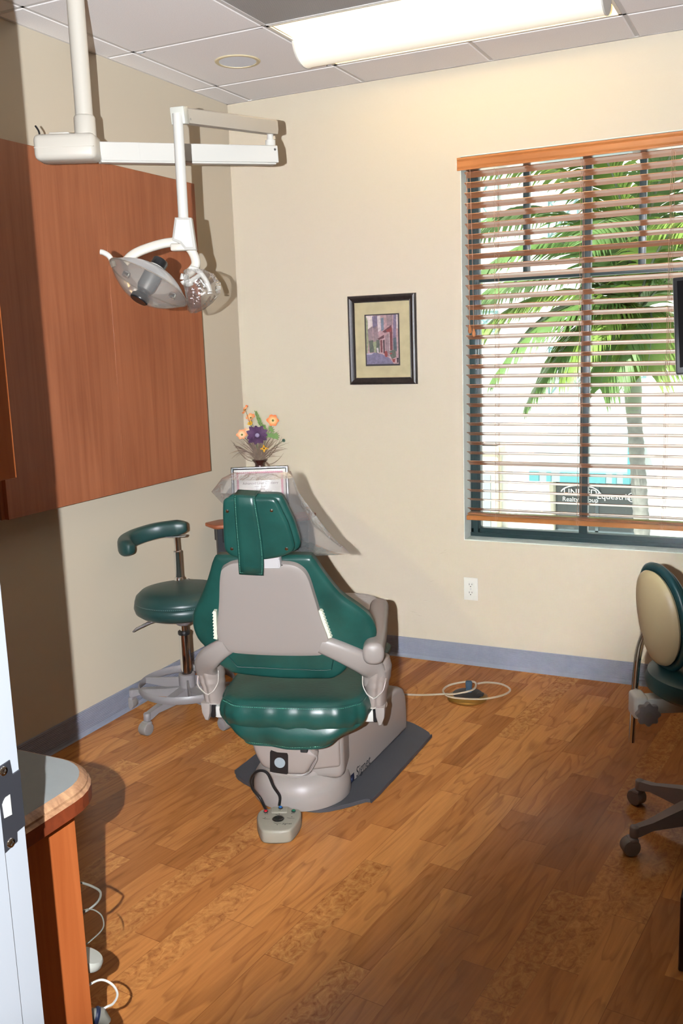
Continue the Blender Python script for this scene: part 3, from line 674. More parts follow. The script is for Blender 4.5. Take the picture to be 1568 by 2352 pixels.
# ================================================================ corner table, vase, flowers, certificate
blk = mat('black_paint_wood', srgb(28, 30, 36), .4)
topw = wood('honey_cherry_top', srgb(122, 62, 34), srgb(152, 84, 48), 'X', .4)
tb = thing('console_table', 'small corner table with honey cherry top and turned black legs', 'table', (.25, -.24, 0), PI / 4)
R45 = Matrix.Rotation(-PI / 4, 4, 'Z') @ Matrix.Translation((-.25, .24, 0))
tw = [(.012, -.425), (.098, -.480), (.120, -.478), (.440, -.150), (.440, -.125), (.420, -.03), (.36, -.018), (.03, -.34)]
tl = [R45 @ Vector((a, b, 0)) for a, b in tw]
g = G(); g.prism([(q.x, q.y) for q in tl], .700, .720, .006, 3); g.out('tabletop', topw, tb)
tl2 = [(q.x * .86, q.y * .86) for q in tl]
g = G(); g.prism(tl2, .63, .700, 0); g.out('apron', blk, tb, smooth=False)
lp = [(.0, 0), (.010, 0), (.013, .02), (.011, .04), (.016, .07), (.019, .25), (.017, .42), (.012, .45), (.019, .46), (.019, .475), (.013, .482), (.019, .489), (.019, .50), (.014, .51), (.0145, .515)]
for q in ((.105, -.435), (.405, -.145), (.045, -.335), (.34, -.05)):
    p_ = R45 @ Vector((q[0], q[1], 0))
    g = G(); g.lathe(lp, 18, Matrix.Translation((p_.x, p_.y, 0))); g.box(p_.x - .02, p_.x + .02, p_.y - .02, p_.y + .02, .51, .700, .002, 1); g.out('leg', blk, tb)
VP = Vector((.215, -.215, .720))
vz = thing('flower_vase', 'dark brown ceramic vase behind the certificate on the corner table', 'vase', VP)
g = G(); g.lathe([(0, 0), (.035, 0), (.05, .03), (.062, .09), (.060, .16), (.045, .215), (.030, .245), (.024, .262), (.026, .272), (.038, .285), (.040, .290), (.036, .291), (.024, .280), (.02, .262), (0, .262)], 36)
g.out('body', mat('brown_glaze', srgb(56, 28, 24), .12, coat=.5), vz)
# flowers are laid out in the vertical plane square to the view of the corner
BR = Vector((.8981, .4397, 0)); BFv = Vector((-.4397, .8981, 0))
def fp(px, py, d=0.0):                       # point above the vase from sideways offset and height
    return VP + BR * px + BFv * d + Vector((0, 0, py))
def petal_flower(name, label, c, nrm, R_, n, colm, cup, cenm, layers=1, stem_to=None, seed=0, cat='flower', width=.75, grp=None):
    rd = random.Random(seed); t = thing(name, label, cat, c, 0, grp); nrm = Vector(nrm).normalized(); M0 = Vector(nrm).to_track_quat('Z', 'Y').to_matrix().to_4x4()
    g = G()
    for l in range(layers):
        RR = R_ * (1 - .22 * l)
        for k in range(n):
            a = 2 * PI * (k + .5 * l) / n + rd.uniform(-.15, .15); M = M0 @ Matrix.Rotation(a, 4, 'Z'); nu, nv = 5, 5; v = []
            r_ = RR * rd.uniform(.88, 1.08); w_ = r_ * width * rd.uniform(.9, 1.1)
            for i in range(nu):
                u = i / (nu - 1); hw = w_ * .5 * (math.sin(PI * min(.97, .12 + u * .80)) ** .7)
                for j in range(nv):
                    s_ = (j / (nv - 1) - .5) * 2; zz = cup * r_ * (u ** 1.5) * (1 + .45 * l) + .10 * r_ * math.sin(s_ * 3 + a * 3) * u - .12 * r_ * (1 - s_ * s_) * u
                    v.append((r_ * u * (1 - .10 * abs(s_)), s_ * hw, zz))
            g.add(v, [(i * nv + j, (i + 1) * nv + j, (i + 1) * nv + j + 1, i * nv + j + 1) for i in range(nu - 1) for j in range(nv - 1)], M)
    g.out('petals', colm, t, angle=80)
    g = G(); g.lathe([(0, -.1 * R_), (.2 * R_, 0), (.17 * R_, .14 * R_), (0, .2 * R_)], 12, M0); g.out('flower_center', cenm, t)
    if stem_to is not None:
        e = Vector(stem_to) - Vector(c); mid = e * .5 + Vector((rd.uniform(-.01, .01), rd.uniform(-.01, .01), .012)); g = G(); g.tube(cr([(0, 0, 0), mid, e], 6, False), .0013, 6); g.out('stem', stemm, t)
    return t
def petalmat(nm, c1, c2):
    m = bpy.data.materials.new(nm); m.use_nodes = True; n = m.node_tree.nodes; L = m.node_tree.links; b = n['Principled BSDF']; b.inputs['Roughness'].default_value = .7
    tc = n.new('ShaderNodeTexCoord'); ln = n.new('ShaderNodeVectorMath'); ln.operation = 'LENGTH'; L.new(tc.outputs['Object'], ln.inputs[0])
    r = n.new('ShaderNodeValToRGB'); r.color_ramp.elements[0].position = .004; r.color_ramp.elements[0].color = c1; r.color_ramp.elements[1].position = .026; r.color_ramp.elements[1].color = c2
    L.new(ln.outputs['Value'], r.inputs[0]); L.new(r.outputs[0], b.inputs['Base Color']); return m
orange = petalmat('orange_petals', srgb(236, 206, 150), srgb(240, 122, 62)); peach = petalmat('peach_petals', srgb(240, 205, 165), srgb(238, 148, 96))
purple = petalmat('purple_petals', srgb(48, 26, 56), srgb(88, 58, 92)); yellow = mat('yellow_petals', srgb(238, 180, 24), .6)
stemm = mat('flower_stem', srgb(86, 92, 62), .7); greenc = mat('green_center', srgb(110, 116, 50), .7); darkc = mat('dark_center', srgb(30, 34, 34), .7)
neck = VP + Vector((0, 0, .285))
toC = (Vector((2.61, -4.22, 1.56)) - VP).normalized()
FG = 'artificial flowers in the brown vase'
# silk flowers: sideways / height measured from the vase foot
petal_flower('silk_flower', 'orange flower facing sideways at the very top left of the bouquet', fp(-.058, .536), BR * -.75 + Vector((0, 0, .55)) + BFv * -.25, .029, 6, orange, .25, greenc, stem_to=neck, seed=1, grp=FG)
petal_flower('silk_flower', 'coral orange flower second from the top left of the bouquet', fp(-.034, .496), toC + Vector((0, 0, .7)) - BR * .4, .024, 7, orange, .5, greenc, 2, stem_to=neck, seed=2, grp=FG)
petal_flower('silk_flower', 'big open orange poppy with green center on the right of the bouquet', fp(.074, .480), toC + Vector((0, 0, .15)) - BR * .1, .031, 6, orange, .15, greenc, stem_to=neck, seed=3, width=.95, grp=FG)
petal_flower('silk_flower', 'yellow flower seen from the side above the purple bloom', fp(-.034, .462), Vector((0, 0, 1)) - BR * .5 + toC * .4, .019, 6, yellow, .8, darkc, stem_to=neck, seed=4, grp=FG)
petal_flower('silk_flower', 'pale peach open flower at the left of the bouquet', fp(-.082, .415), toC - BR * .25, .028, 6, peach, .2, greenc, stem_to=neck, seed=5, width=.9, grp=FG)
petal_flower('silk_flower', 'small peach flower behind the pale peach one on the left', fp(-.058, .428, .02), toC + BR * .5 + Vector((0, 0, .5)), .020, 6, peach, .35, greenc, stem_to=neck, seed=6, grp=FG)
petal_flower('silk_flower', 'large dark purple bloom in the middle of the bouquet', fp(-.004, .412, -.03), toC + Vector((0, 0, .15)), .056, 11, purple, .22, mat('pale_center', srgb(150, 140, 170), .6), 3, stem_to=neck, seed=7, width=.6, grp=FG)
petal_flower('silk_flower', 'small yellow star flower with black center below the purple bloom', fp(.026, .347, -.03), toC, .021, 4, yellow, .1, darkc, stem_to=neck, seed=8, width=.5, grp=FG)
petal_flower('silk_flower', 'tiny dark green bud at the right of the bouquet', fp(.122, .380), toC, .010, 7, mat('dark_green_bud', srgb(50, 80, 66), .6), .6, darkc, 2, stem_to=neck, seed=9, grp=FG)
# leafy stem
lg = mat('leaf_green', srgb(96, 132, 58), .6); lg2 = mat('leaf_dark_green', srgb(62, 104, 44), .6)
t = thing('leafy_stem', 'tall green serrated leaf spray rising behind the purple bloom', 'foliage', neck)
path = [neck + BR * .02, fp(.030, .42), fp(.012, .46), fp(-.002, .50), fp(-.008, .525)]
g = G(); g.tube([q - neck for q in cr(path, 5, False)], .0018, 6); g.out('stem', stemm, t)
g = G(); rd = random.Random(3)
P_ = cr(path, 8, False)
for i in range(6, len(P_)):
    for sg in (-1, 1):
        L_ = .022 * (1.2 - .8 * i / len(P_)) * rd.uniform(.7, 1.2); d = (BR * sg * .8 + Vector((0, 0, .8)) + toC * rd.uniform(-.1, .5)).normalized(); b0 = P_[i] - neck; s_ = d.cross(toC).normalized() * L_ * .17
        g.add([b0, b0 + d * L_ * .45 + s_, b0 + d * L_, b0 + d * L_ * .45 - s_], [(0, 1, 2, 3)])
for a, b, c in ((.045, .40, .9), (.06, .40, .5), (.072, .395, 1.2), (.055, .43, .7), (.078, .40, .2)):
    for k in range(5):
        b0 = fp(a, b) - neck; an = c + (k - 2) * .45; d = BR * math.cos(an) + Vector((0, 0, math.sin(an))); s_ = d.cross(toC).normalized() * .005; g.add([b0, b0 + d * .012 + s_, b0 + d * .028, b0 + d * .012 - s_], [(0, 1, 2, 3)])
g.out('leaf', [lg], t, smooth=False)['kind'] = 'stuff'
# grass blades
g = G(); rd = random.Random(11)
def blade(p0, p1, bend, w_):
    n = 9; v = []
    for i in range(n):
        u = i / (n - 1); q = p0.lerp(p1, u) + bend * (4 * u * (1 - u)) ; tdir = (p1 - p0).normalized(); s_ = tdir.cross(toC).normalized() * w_ * (math.sin(PI * (.08 + .9 * u)) ** .6); v += [q - s_ - neck, q + s_ - neck]
    g.add(v, [(2 * i, 2 * i + 1, 2 * i + 3, 2 * i + 2) for i in range(n - 1)])
ends = [(-.150, .322, .03), (-.140, .298, .04), (-.118, .302, .035), (-.135, .395, -.03), (-.130, .375, -.035), (-.128, .345, .02), (-.118, .335, .02), (.150, .368, .01), (.143, .338, .03), (.120, .318, -.035), (.100, .43, 0), (.104, .405, -.02), (.112, .395, -.02)]
for a, b, c in ends: blade(neck + BR * rd.uniform(-.02, .02), fp(a, b, rd.uniform(-.05, .05)), Vector((0, 0, c)), rd.uniform(.0010, .0020))
for k in range(110):
    an = rd.gauss(0, .55); L_ = rd.uniform(.07, .17) * (1 if abs(an) > .3 else .8)
    sgx = math.sin(an); e = fp(sgx * L_ * 1.0, .285 + math.cos(an) * L_ * .85, rd.uniform(-.05, .05)); blade(neck + BR * (sgx * .018) + BFv * rd.uniform(-.015, .015), e, BR * (-.012 * sgx) + Vector((0, 0, .008)), rd.uniform(.0008, .0022))
for a, d_ in ((.035, 0), (.022, -.01)): blade(neck + BR * .01, fp(a, .14, -.05), BR * .03 + Vector((0, 0, .03)), .004)
gg = g.out('grass_spray', mat('brown_grass', srgb(112, 92, 76), .7, mottle=(.35, 40)), None, smooth=False); gg.location = neck
tag(gg, 'dry brown grass blades fanning out of the brown vase', 'foliage')['kind'] = 'stuff'

# certificate
cf = thing('framed_certificate', 'black framed certificate with pink border leaning on the corner table', 'certificate', (.268, -.315, .7205), math.radians(28))
tilt = Matrix.Rotation(math.radians(-9), 4, 'X')
CW, CH = .139, .133
g = G(); v, f = molding(CW, CH, [(0, -.008), (0, .006), (.003, .010), (.008, .010), (.012, .004), (.014, 0.0)]); g.add(v, f, tilt @ Matrix.Translation((0, 0, CH))); g.out('frame', mat('gloss_black_frame', srgb(22, 22, 26), .25), cf, angle=25)
TM = tilt @ Matrix.Translation((0, 0, CH))
g = G(); g.box(-CW + .01, CW - .01, -.0005, .006, -CH + .01, CH - .01, 0, 1, TM); g.out('paper', mat('certificate_paper', srgb(216, 214, 206), .6), cf, smooth=False)
g = G(); pk = []
for (a0, b0, a1, b1) in ((-.108, .103, .108, .103), (-.108, -.103, .108, -.103), (-.108, -.103, -.108, .103), (.108, -.103, .108, .103)):
    n = 22
    for k in range(n + 1): u = k / n; g.lathe([(.0062, 0), (.0062, .0004), (0, .0004)], 10, TM @ frameM((a0 + (a1 - a0) * u, -.0006, b0 + (b1 - b0) * u), (1, 0, 0), (0, 0, 1), (0, -1, 0)))
lab(g.out('border', mat('pink_rosettes', srgb(205, 140, 155), .6, mottle=(.2, 200)), cf, smooth=False), 'pink rosette border')
ink = mat('grey_ink', srgb(86, 82, 84), .6)
for body, zz, sz in (('Institute', .070, .013), ('Advanced Laser Dentistry', .052, .0165), ('category of standard', .036, .008), ('is awarded to', .023, .008), ('Nicolarias, DDS', .006, .0165), ('for successful completion', -.010, .007), ('of the course', -.019, .007)):
    text('lettering', body, TM @ frameM((.002, -.0008, zz), (1, 0, 0), (0, 0, 1), (0, -1, 0)), sz, ink, cf, .0001)

# ================================================================ stools
def caster(parent, p, ang, name='caster'):
    M = Matrix.Translation(Vector(p)) @ Matrix.Rotation(ang, 4, 'Z')
    g = G(); g.lathe([(0, .0), (.0255, 0), (.0275, .003), (.0275, .033), (.025, .038), (.020, .039), (0, .039)], 24, M @ frameM((.012, -.0195, .0275), (1, 0, 0), (0, 0, 1), (0, 1, 0)) )
    g2 = g
    w_ = g2.out(name, wheelg, parent)
    g = G(); g.lathe([(.022, -.001), (.021, -.0015), (.0, -.002)], 24, M @ frameM((.012, -.0195, .0275), (1, 0, 0), (0, 0, 1), (0, 1, 0))); g.tube([(.0, 0, .04), (0, 0, .075)], .006, 8, M=M); g.box(-.010, .022, -.02, .02, .040, .058, .008, 2, M)
    g.out('wheel_cap', castg, w_)
    return w_
def star_base(root, angs, R_, cyl_r, hub_h=.13):
    g = G(); g.lathe([(0, .06), (.034, .06), (.038, .075), (.034, hub_h), (.029, hub_h + .012), (0, hub_h + .012)], 28); g.out('hub', castg, root)
    for a in angs:
        M = Matrix.Rotation(a, 4, 'Z'); g = G(); v = []; sec = []
        for u, w_, zt, zb in ((.02, .030, hub_h - .01, .075), (.10, .026, hub_h - .022, .075), (R_ * .8, .018, .098, .075), (R_ - .012, .0155, .092, .062), (R_ + .008, .014, .088, .060)):
            sec.append([(u, -w_, zb), (u, w_, zb), (u, w_ * .75, zt), (u, -w_ * .75, zt)])
        for s_ in sec: v += s_
        f = [(4 * i + k, 4 * i + (k + 1) % 4, 4 * i + 4 + (k + 1) % 4, 4 * i + 4 + k) for i in range(len(sec) - 1) for k in range(4)] + [(3, 2, 1, 0), tuple(4 * (len(sec) - 1) + k for k in range(4))]
        g.add(v, f, M); g.lathe([(.013, .058), (.015, .062), (.015, .088), (.012, .092), (0, .093)], 14, M @ Matrix.Translation((R_, 0, 0)))
        g.out('leg', castg, root, angle=50)
        caster(root, M @ Vector((R_, 0, 0)), a + random.uniform(-.9, .9))
SC = (.272, -1.012)
s1 = thing('stool', 'green vinyl dental stool with curved arm rest and foot ring by the left wall', 'stool', (SC[0], SC[1], 0))
a0 = math.atan2(-1.275 - SC[1], .250 - SC[0])
star_base(s1, [a0 + 2 * PI * k / 5 for k in range(5)], .262, .02)
g = G(); g.lathe([(.024, .10), (.024, .355), (.021, .362), (.0, .362)], 28); g.out('outer_column', chrome, s1)
g = G(); g.lathe([(.0245, .353), (.0265, .356), (.0265, .366), (.0245, .369)], 28); g.out('collar', black, s1)
g = G(); g.lathe([(.0155, .362), (.0155, .40), (0, .40)], 24); g.out('gas_lift', chrome, s1)
g = G(); g.lathe([(.022, .395), (.03, .40), (.052, .428), (.06, .44), (0, .44)], 28); g.box(-.10, .10, -.06, .06, .438, .452, .003, 1); g.out('seat_mount', castg, s1)
g = G(); g.lathe([(0, .452), (.15, .452), (.18, .455), (.197, .468), (.203, .488), (.200, .506), (.196, .510), (.199, .514), (.192, .535), (.172, .553), (.13, .564), (.06, .5675), (0, .568)], 56); se = g.out('seat', leather2, s1, angle=60)
g = G(); n = 300
for k in range(0, n, 2):
    a = 2 * PI * k / n; b = 2 * PI * (k + 1) / n; g.add([(.1995 * math.cos(a), .1995 * math.sin(a), .5145), (.1995 * math.cos(b), .1995 * math.sin(b), .5145), (.1995 * math.cos(b), .1995 * math.sin(b), .5165), (.1995 * math.cos(a), .1995 * math.sin(a), .5165)], [(0, 1, 2, 3)])
g.out('seam_stitching', mat('grey_thread', srgb(130, 150, 145), .8), se, smooth=False)
g = G(); rr = []
for k in range(60): a = 2 * PI * k / 60; rr.append((.205 * math.cos(a), .205 * math.sin(a), .130))
g.tube(rr, .0165, 6, True, up=(0, 0, 1), r2=.005)
g.out('foot_ring', castg, s1, angle=50)
for k in range(3):
    a = PI + .15 + 2 * PI * k / 3; M = Matrix.Rotation(a, 4, 'Z'); g = G(); g.add([(.02, -.004, .10), (.02, .004, .10), (.205, .003, .118), (.205, -.003, .118), (.02, -.004, .158), (.02, .004, .158), (.205, .003, .142), (.205, -.003, .142)], [(0, 1, 2, 3), (7, 6, 5, 4), (0, 4, 5, 1), (1, 5, 6, 2), (2, 6, 7, 3), (3, 7, 4, 0)], M); g.out('ring_spoke', castg, s1, smooth=False)
g = G(); g.lathe([(.036, .128), (.036, .175), (.026, .178), (.024, .178)], 28); g.out('ring_clamp', castg, s1)
# height lever
vL = BR * -1
g = G(); g.tube([Vector((0, 0, .438)) + vL * .06, Vector((0, 0, .432)) + vL * .12], .004, 8); lv = g.out('lever', chrome, s1)
g = G(); g.tube([Vector((0, 0, .436)) + vL * .10 - BFv * .05, Vector((0, 0, .425)) + vL * .14 - BFv * .055, Vector((0, 0, .402)) + vL * .19 - BFv * .06, Vector((0, 0, .390)) + vL * .205 - BFv * .06], [.007, .013, .016, .006], 12, r2=[.006, .006, .005, .003], up=tuple(BFv)); g.out('lever_paddle', castg, lv)
# arm rest on its post (offset along -BR at the rear)
pp = Vector((-.028, -.013, 0))
back_post = BR * -.028 + BFv * .12
q0 = back_post
g = G(); g.tube([q0 + Vector((0, 0, .44)), q0 + Vector((0, 0, .575))], .0205, 20); g.lathe([(.0205, .540), (.0225, .545), (.0225, .575), (.0205, .578)], 20, Matrix.Translation(q0)); g.out('post_socket', chrome, s1)
g = G(); g.lathe([(.0165, .56), (.0165, .688), (.0175, .690), (.0175, .694), (.016, .696), (.0105, .697), (.0105, .762), (0, .762)], 20, Matrix.Translation(q0)); g.out('post', chrome, s1)
g = G(); g.lathe([(.002, 0), (.002, .018), (.009, .019), (.009, .026), (0, .027)], 14, axisM(q0 + BR * .02 + Vector((0, 0, .560)), BR)); g.out('post_knob', steel, s1)
ap = [q0 + BR * .048 + Vector((0, 0, .800)) - BFv * .0, q0 + BR * -.01 + BFv * .004 + Vector((0, 0, .796)), q0 + BR * -.09 + BFv * .0 + Vector((0, 0, .787)), q0 + BR * -.165 - BFv * .04 + Vector((0, 0, .772)), q0 + BR * -.195 - BFv * .11 + Vector((0, 0, .762)), q0 + BR * -.180 - BFv * .185 + Vector((0, 0, .757)), q0 + BR * -.145 - BFv * .215 + Vector((0, 0, .755))]
P_ = cr(ap, 8, False); n = len(P_)
ra = [.034 * min(1, (.25 + 6 * min(i, n - 1 - i) / n) ** .5) for i in range(n)]; rb = [.030 * min(1, (.25 + 6 * min(i, n - 1 - i) / n) ** .5) for i in range(n)]
def sq_tube(g, P, ra, rb, up, n=20, e=.6, M=None):   # superelliptic section sweep
    v = []; f = []; N = len(P)
    for i in range(N):
        t = (P[min(i + 1, N - 1)] - P[max(i - 1, 0)]).normalized(); nr = (Vector(up) - t * Vector(up).dot(t)).normalized(); bn = t.cross(nr)
        for k in range(n):
            a = 2 * PI * k / n; c, s_ = math.cos(a), math.sin(a)
            v.append(P[i] + nr * (math.copysign(abs(c) ** e, c) * ra[i]) + bn * (math.copysign(abs(s_) ** e, s_) * rb[i]))
    for i in range(N - 1):
        for k in range(n): a, b = i * n + k, i * n + (k + 1) % n; f.append((a, b, b + n, a + n))
    f.append(tuple(range(n))[::-1]); f.append(tuple((N - 1) * n + k for k in range(n)))
    return g.add(v, f, M)
g = G(); sq_tube(g, P_, ra, rb, (0, 0, 1)); ar = g.out('arm_rest', leather2, s1, angle=60)
g = G(); g.box(-.045, .045, -.02, .02, .758, .764, .002, 1, Matrix.Translation(q0) @ Matrix.Rotation(math.radians(26), 4, 'Z')); g.out('rest_bracket', steel, ar)

# right stool
SR = (2.425, -1.285)
s2 = thing('stool', 'rolling stool with cream shelled green backrest at the right picture edge', 'stool', (SR[0], SR[1], 0))
c1 = Vector((2.185, -1.135)) - Vector(SR); c2 = Vector((2.225, -1.475)) - Vector(SR)
am = (math.atan2(c1.y, c1.x) + math.atan2(c2.y, c2.x) % (2 * PI)) / 2
star_base(s2, [am + PI / 5 + 2 * PI * k / 5 for k in range(5)], .272, .02, .155)
g = G(); g.lathe([(.026, .12), (.026, .36), (.016, .362), (.016, .43), (0, .43)], 28); g.out('column', castg, s2)
WR = lambda u, z_, d=0.0: BR * u + BFv * d + Vector((0, 0, z_))
g = G(); M = frameM((0, 0, 0), (1, 0, 0), (0, 1, 0), (0, 0, 1))
g.lathe([(0, .470), (.13, .470), (.17, .478), (.185, .49)], 48); lab(g.out('seat_shell', creamshell, s2), 'cream seat pan')
g = G(); g.lathe([(0, .485), (.185, .485), (.204, .500), (.208, .52), (.200, .545), (.17, .562), (.1, .572), (0, .574)], 56); g.out('seat', teal, s2)
# bracket and knob under the seat, towards the picture's left
g = G(); g.box(-.258, -.215, -.035, .035, .415, .490, .012, 3, frameM((0, 0, 0), BR, BFv, (0, 0, 1))); g.box(-.225, -.06, -.028, .028, .43, .478, .006, 2, frameM((0, 0, 0), BR, BFv, (0, 0, 1))); g.box(-.10, .08, -.06, .06, .43, .472, .006, 2, frameM((0, 0, 0), BR, BFv, (0, 0, 1)))
g.out('back_bracket', white, s2)
g = G(); kn = []
for k in range(64): a = 2 * PI * k / 64; r_ = .034 + .0035 * math.cos(8 * a); kn.append((r_ * math.cos(a), r_ * math.sin(a)))
g.prism(kn, 0, .022, .004, 2, frameM(WR(-.222, .440, -.038), BR, (0, 0, 1), -BFv)); kb = g.out('adjust_knob', castg, s2)
g = G(); g.lathe([(.010, .0222), (.009, .0235), (0, .0235)], 16, frameM(WR(-.222, .440, -.038), BR, (0, 0, 1), -BFv)); g.out('knob_cap', wheelg, kb)
g = G(); g.tube(cr([WR(-.244, .318, .03), WR(-.240, .42, .03), WR(-.234, .50, .04), WR(-.226, .57, .05), WR(-.215, .62, .06), WR(-.20, .66, .06)], 6, False), .0105, 14); g.out('back_rod', chrome, s2)
# backrest: an oval shell seen nearly from its side
nb = Vector((.87, .42, 0)).normalized(); nb = (BR * .96 + BFv * .20 + Vector((0, 0, .10))).normalized()      # pad normal
ub = Vector((0, 0, 1)) - nb * nb.z; ub.normalize(); sb = ub.cross(nb)
ub = (ub * math.cos(.15) - sb * math.sin(-.15)).normalized(); sb = ub.cross(nb)
oc = WR(-.184, .717, .02)
ov = [(.112 * math.copysign(abs(math.cos(a)) ** .9, math.cos(a)), .158 * math.copysign(abs(math.sin(a)) ** .9, math.sin(a))) for a in [2 * PI * k / 48 for k in range(48)]]
bend = lambda q: Vector((q.x, q.y, q.z + q.x * q.x * 1.2))
g = G(); g.pillow(ov, .03, .035, 10, 2.2, frameM(oc, sb, ub, nb) @ Matrix.Scale(.93, 4), bend); lab(g.out('back_shell', creamshell, s2, angle=70), 'cream back shell')
g = G(); g.pillow(ov, .045, .010, 10, 2.6, frameM(oc + nb * .022, sb, ub, nb), bend); g.out('back_pad', teal, s2, angle=70)
g = G(); P_ = [frameM(oc + nb * .018, sb, ub, nb) @ bend(Vector((q[0] * .985, q[1] * .985, 0))) for q in ov]; g.tube(P_, .0125, 10, True); g.out('edge_roll', teal, s2)

# ================================================================ monitor at right edge
tv = thing('monitor', 'black flat monitor on a ceiling pole cut by the right picture edge', 'monitor', (2.53, -.93, HC))
tm = Matrix.Translation((-2.53, .93, -HC)) @ Matrix.Translation((2.245, -1.03, 1.585)) @ Matrix.Rotation(math.radians(8), 4, 'Z') @ Matrix.Rotation(math.radians(-3.2), 4, 'Y') @ Matrix.Rotation(math.radians(-10), 4, 'X')
g = G(); g.box(0, .52, 0, .035, -.155, .15, .004, 2, tm); g.out('housing', black, tv)
g = G(); g.box(.012, .508, -.0012, 0.0005, -.135, .138, 0, 1, tm); g.out('screen', mat('dark_screen', (.006, .006, .007), .12), tv, smooth=False)
g = G(); g.tube([(0, 0, 0), (0, 0, -1.05)], .02, 14); g.lathe([(.06, 0), (.06, -.01), (.03, -.03), (.02, -.03)], 20); g.out('ceiling_pole', white, tv)
g = G(); g.box(-.05, .05, -.085, .03, -1.16, -1.05, .006, 2); g.out('mount_bracket', black, tv)

# ================================================================ overhead exam light
el = thing('exam_light', 'white ceiling mounted dental operating light with jointed arms and clear shield', 'dental light', (.525, -1.707, HC))
PE = Matrix.Translation((-.525, 1.707, -HC))
g = G(); g.tube([(.525, -1.707, HC - .003), (.525, -1.707, 2.25)], .0275, 28, M=PE); g.lathe([(.05, 0), (.05, -.008), (.03, -.02), (.0275, -.02)], 28, PE @ Matrix.Translation((.525, -1.707, HC - .0015))); g.out('ceiling_pole', white2, el)
g = G(); g.lathe([(.0275, 2.302), (.031, 2.30), (.0335, 2.295), (.034, 2.24), (.0275, 2.235)], 28, PE @ Matrix.Translation((.525, -1.707, 0))); g.out('pole_collar', white2, el)
ad = Vector((.90, -1.141, 2.226)) - Vector((.470, -1.765, 2.200)); al = math.atan2(ad.y, ad.x)
HB = Vector((.473, -1.735, 2.2035))
HM = PE @ frameM(HB, BR, BFv, (0, 0, 1))
g = G(); g.box(-.098, .098, -.05, .05, -.040, .040, .018, 3, HM); g.box(-.094, .094, -.0515, .0515, -.004, -.002, 0, 1, HM); g.box(-.05, .015, -.03, .03, .038, .046, .004, 2, HM); g.out('housing', white2, el)
g = G(); g.tube(cr([HM @ Vector((-.086, .0, .03)), HM @ Vector((-.088, .0, .055)), HM @ Vector((-.098, 0, .073))], 5, False), .003, 8); g.out('cable_end', black, el)
la0 = Vector((.555, -1.640, 2.199)); la1 = Vector((.895, -1.135, 2.230)); dd = (la1 - la0).normalized(); sd = dd.cross(Vector((0, 0, 1))).normalized(); uu = sd.cross(dd)
LM = PE @ frameM(la0, dd, -sd, uu); LL = (la1 - la0).length
g = G(); g.box(-.03, LL, -.019, .019, -.029, .029, .002, 1, LM); g.box(-.03, LL - .01, -.015, .015, -.034, -.029, 0, 1, LM); g.box(.10, .1015, -.0196, .0196, -.0292, .0292, 0, 1, LM); lo = g.out('lower_arm', white, el)
g = G(); g.lathe([(.004, 0), (.004, .001), (0, .001)], 16, LM @ axisM((LL - .012, -.019, .015), (0, -1, 0))); g.out('screw', steel, lo)
J = Vector((.883, -1.150, 2.262))
g = G(); g.lathe([(.018, -.005), (.018, .016), (.011, .018), (.011, .045), (0, .045)], 24, PE @ Matrix.Translation(J)); g.out('joint_pin', white, el)
ua0 = Vector((.886, -1.150, 2.322)); ua1 = Vector((1.022, -1.905, 2.203)); dd = (ua1 - ua0).normalized(); sd = dd.cross(Vector((0, 0, 1))).normalized(); uu = sd.cross(dd); UL = (ua1 - ua0).length
UM = PE @ frameM(ua0, dd, -sd, uu)
g = G()
sec = [(-.016, -.021), (.016, -.021), (.019, -.008), (.019, .017), (.014, .021), (-.014, .021), (-.019, .017), (-.019, -.008)]
v = [(xx, a * k, b * k) for xx, k in ((-.022, 1.12), (UL - .02, .95)) for a, b in sec]; g.add(v, [(i, (i + 1) % 8, 8 + (i + 1) % 8, 8 + i) for i in range(8)] + [tuple(range(8))[::-1], tuple(range(8, 16))], UM); up_ = g.out('upper_arm', white2, el, angle=20)
g = G(); g.box(UL - .02, UL + .012, -.021, .021, -.024, .022, .003, 2, UM); g.out('end_cap', mat('light_grey_cap', srgb(196, 196, 186), .4), up_)
for xx in (-.005, UL - .035):
    g = G(); g.lathe([(.003, 0), (.003, .001), (0, .001)], 12, UM @ axisM((xx, -.019, -.010), (0, -1, 0))); g.lathe([(.003, 0), (.003, .001), (0, .001)], 12, UM @ axisM((xx, .019, -.010), (0, 1, 0))); g.out('rivet', steel, up_)
g = G(); g.tube([(1.023, -1.913, 2.205), (1.022, -1.914, 1.925)], .0145, 24, M=PE); g.out('drop_tube', white, el)
LC = Vector((1.0, -1.93, 0))
def lp3(u, z_, d=0.0): return LC + BR * u + BFv * d + Vector((0, 0, z_))
# angular bracket
g = G(); fr = [(.006, 1.927), (.052, 1.925), (.060, 1.838), (.030, 1.838), (.016, 1.856), (-.006, 1.866)]
g.prism([(q[0], q[1]) for q in fr], -.022, .022, .007, 1, PE @ frameM((LC.x, LC.y, 0), BR, (0, 0, 1), BFv * -1)); g.out('bracket', white, el, smooth=False)
# yoke arch
g = G(); yk = [lp3(-.150, 1.812, .02), lp3(-.125, 1.833, .02), lp3(-.085, 1.849, .02), lp3(-.030, 1.862, .02), lp3(.010, 1.862, .02), lp3(.036, 1.847, .02), lp3(.050, 1.822, .02), lp3(.052, 1.800, .02), lp3(.038, 1.782, .02), lp3(.022, 1.772, .02)]
P_ = cr(yk, 6, False); n = len(P_); sq_tube(g, P_, [.0085 + .003 * math.sin(PI * i / n) for i in range(n)], [.013] * n, tuple(BFv), 16, .6, PE)
g2 = g; g2.box(-.014, .034, -.016, .016, -.010, .010, .004, 2, PE @ frameM(lp3(.0, 1.848, .01), BR, BFv, (0, 0, 1)))
g2.out('yoke', white2, el, angle=50)
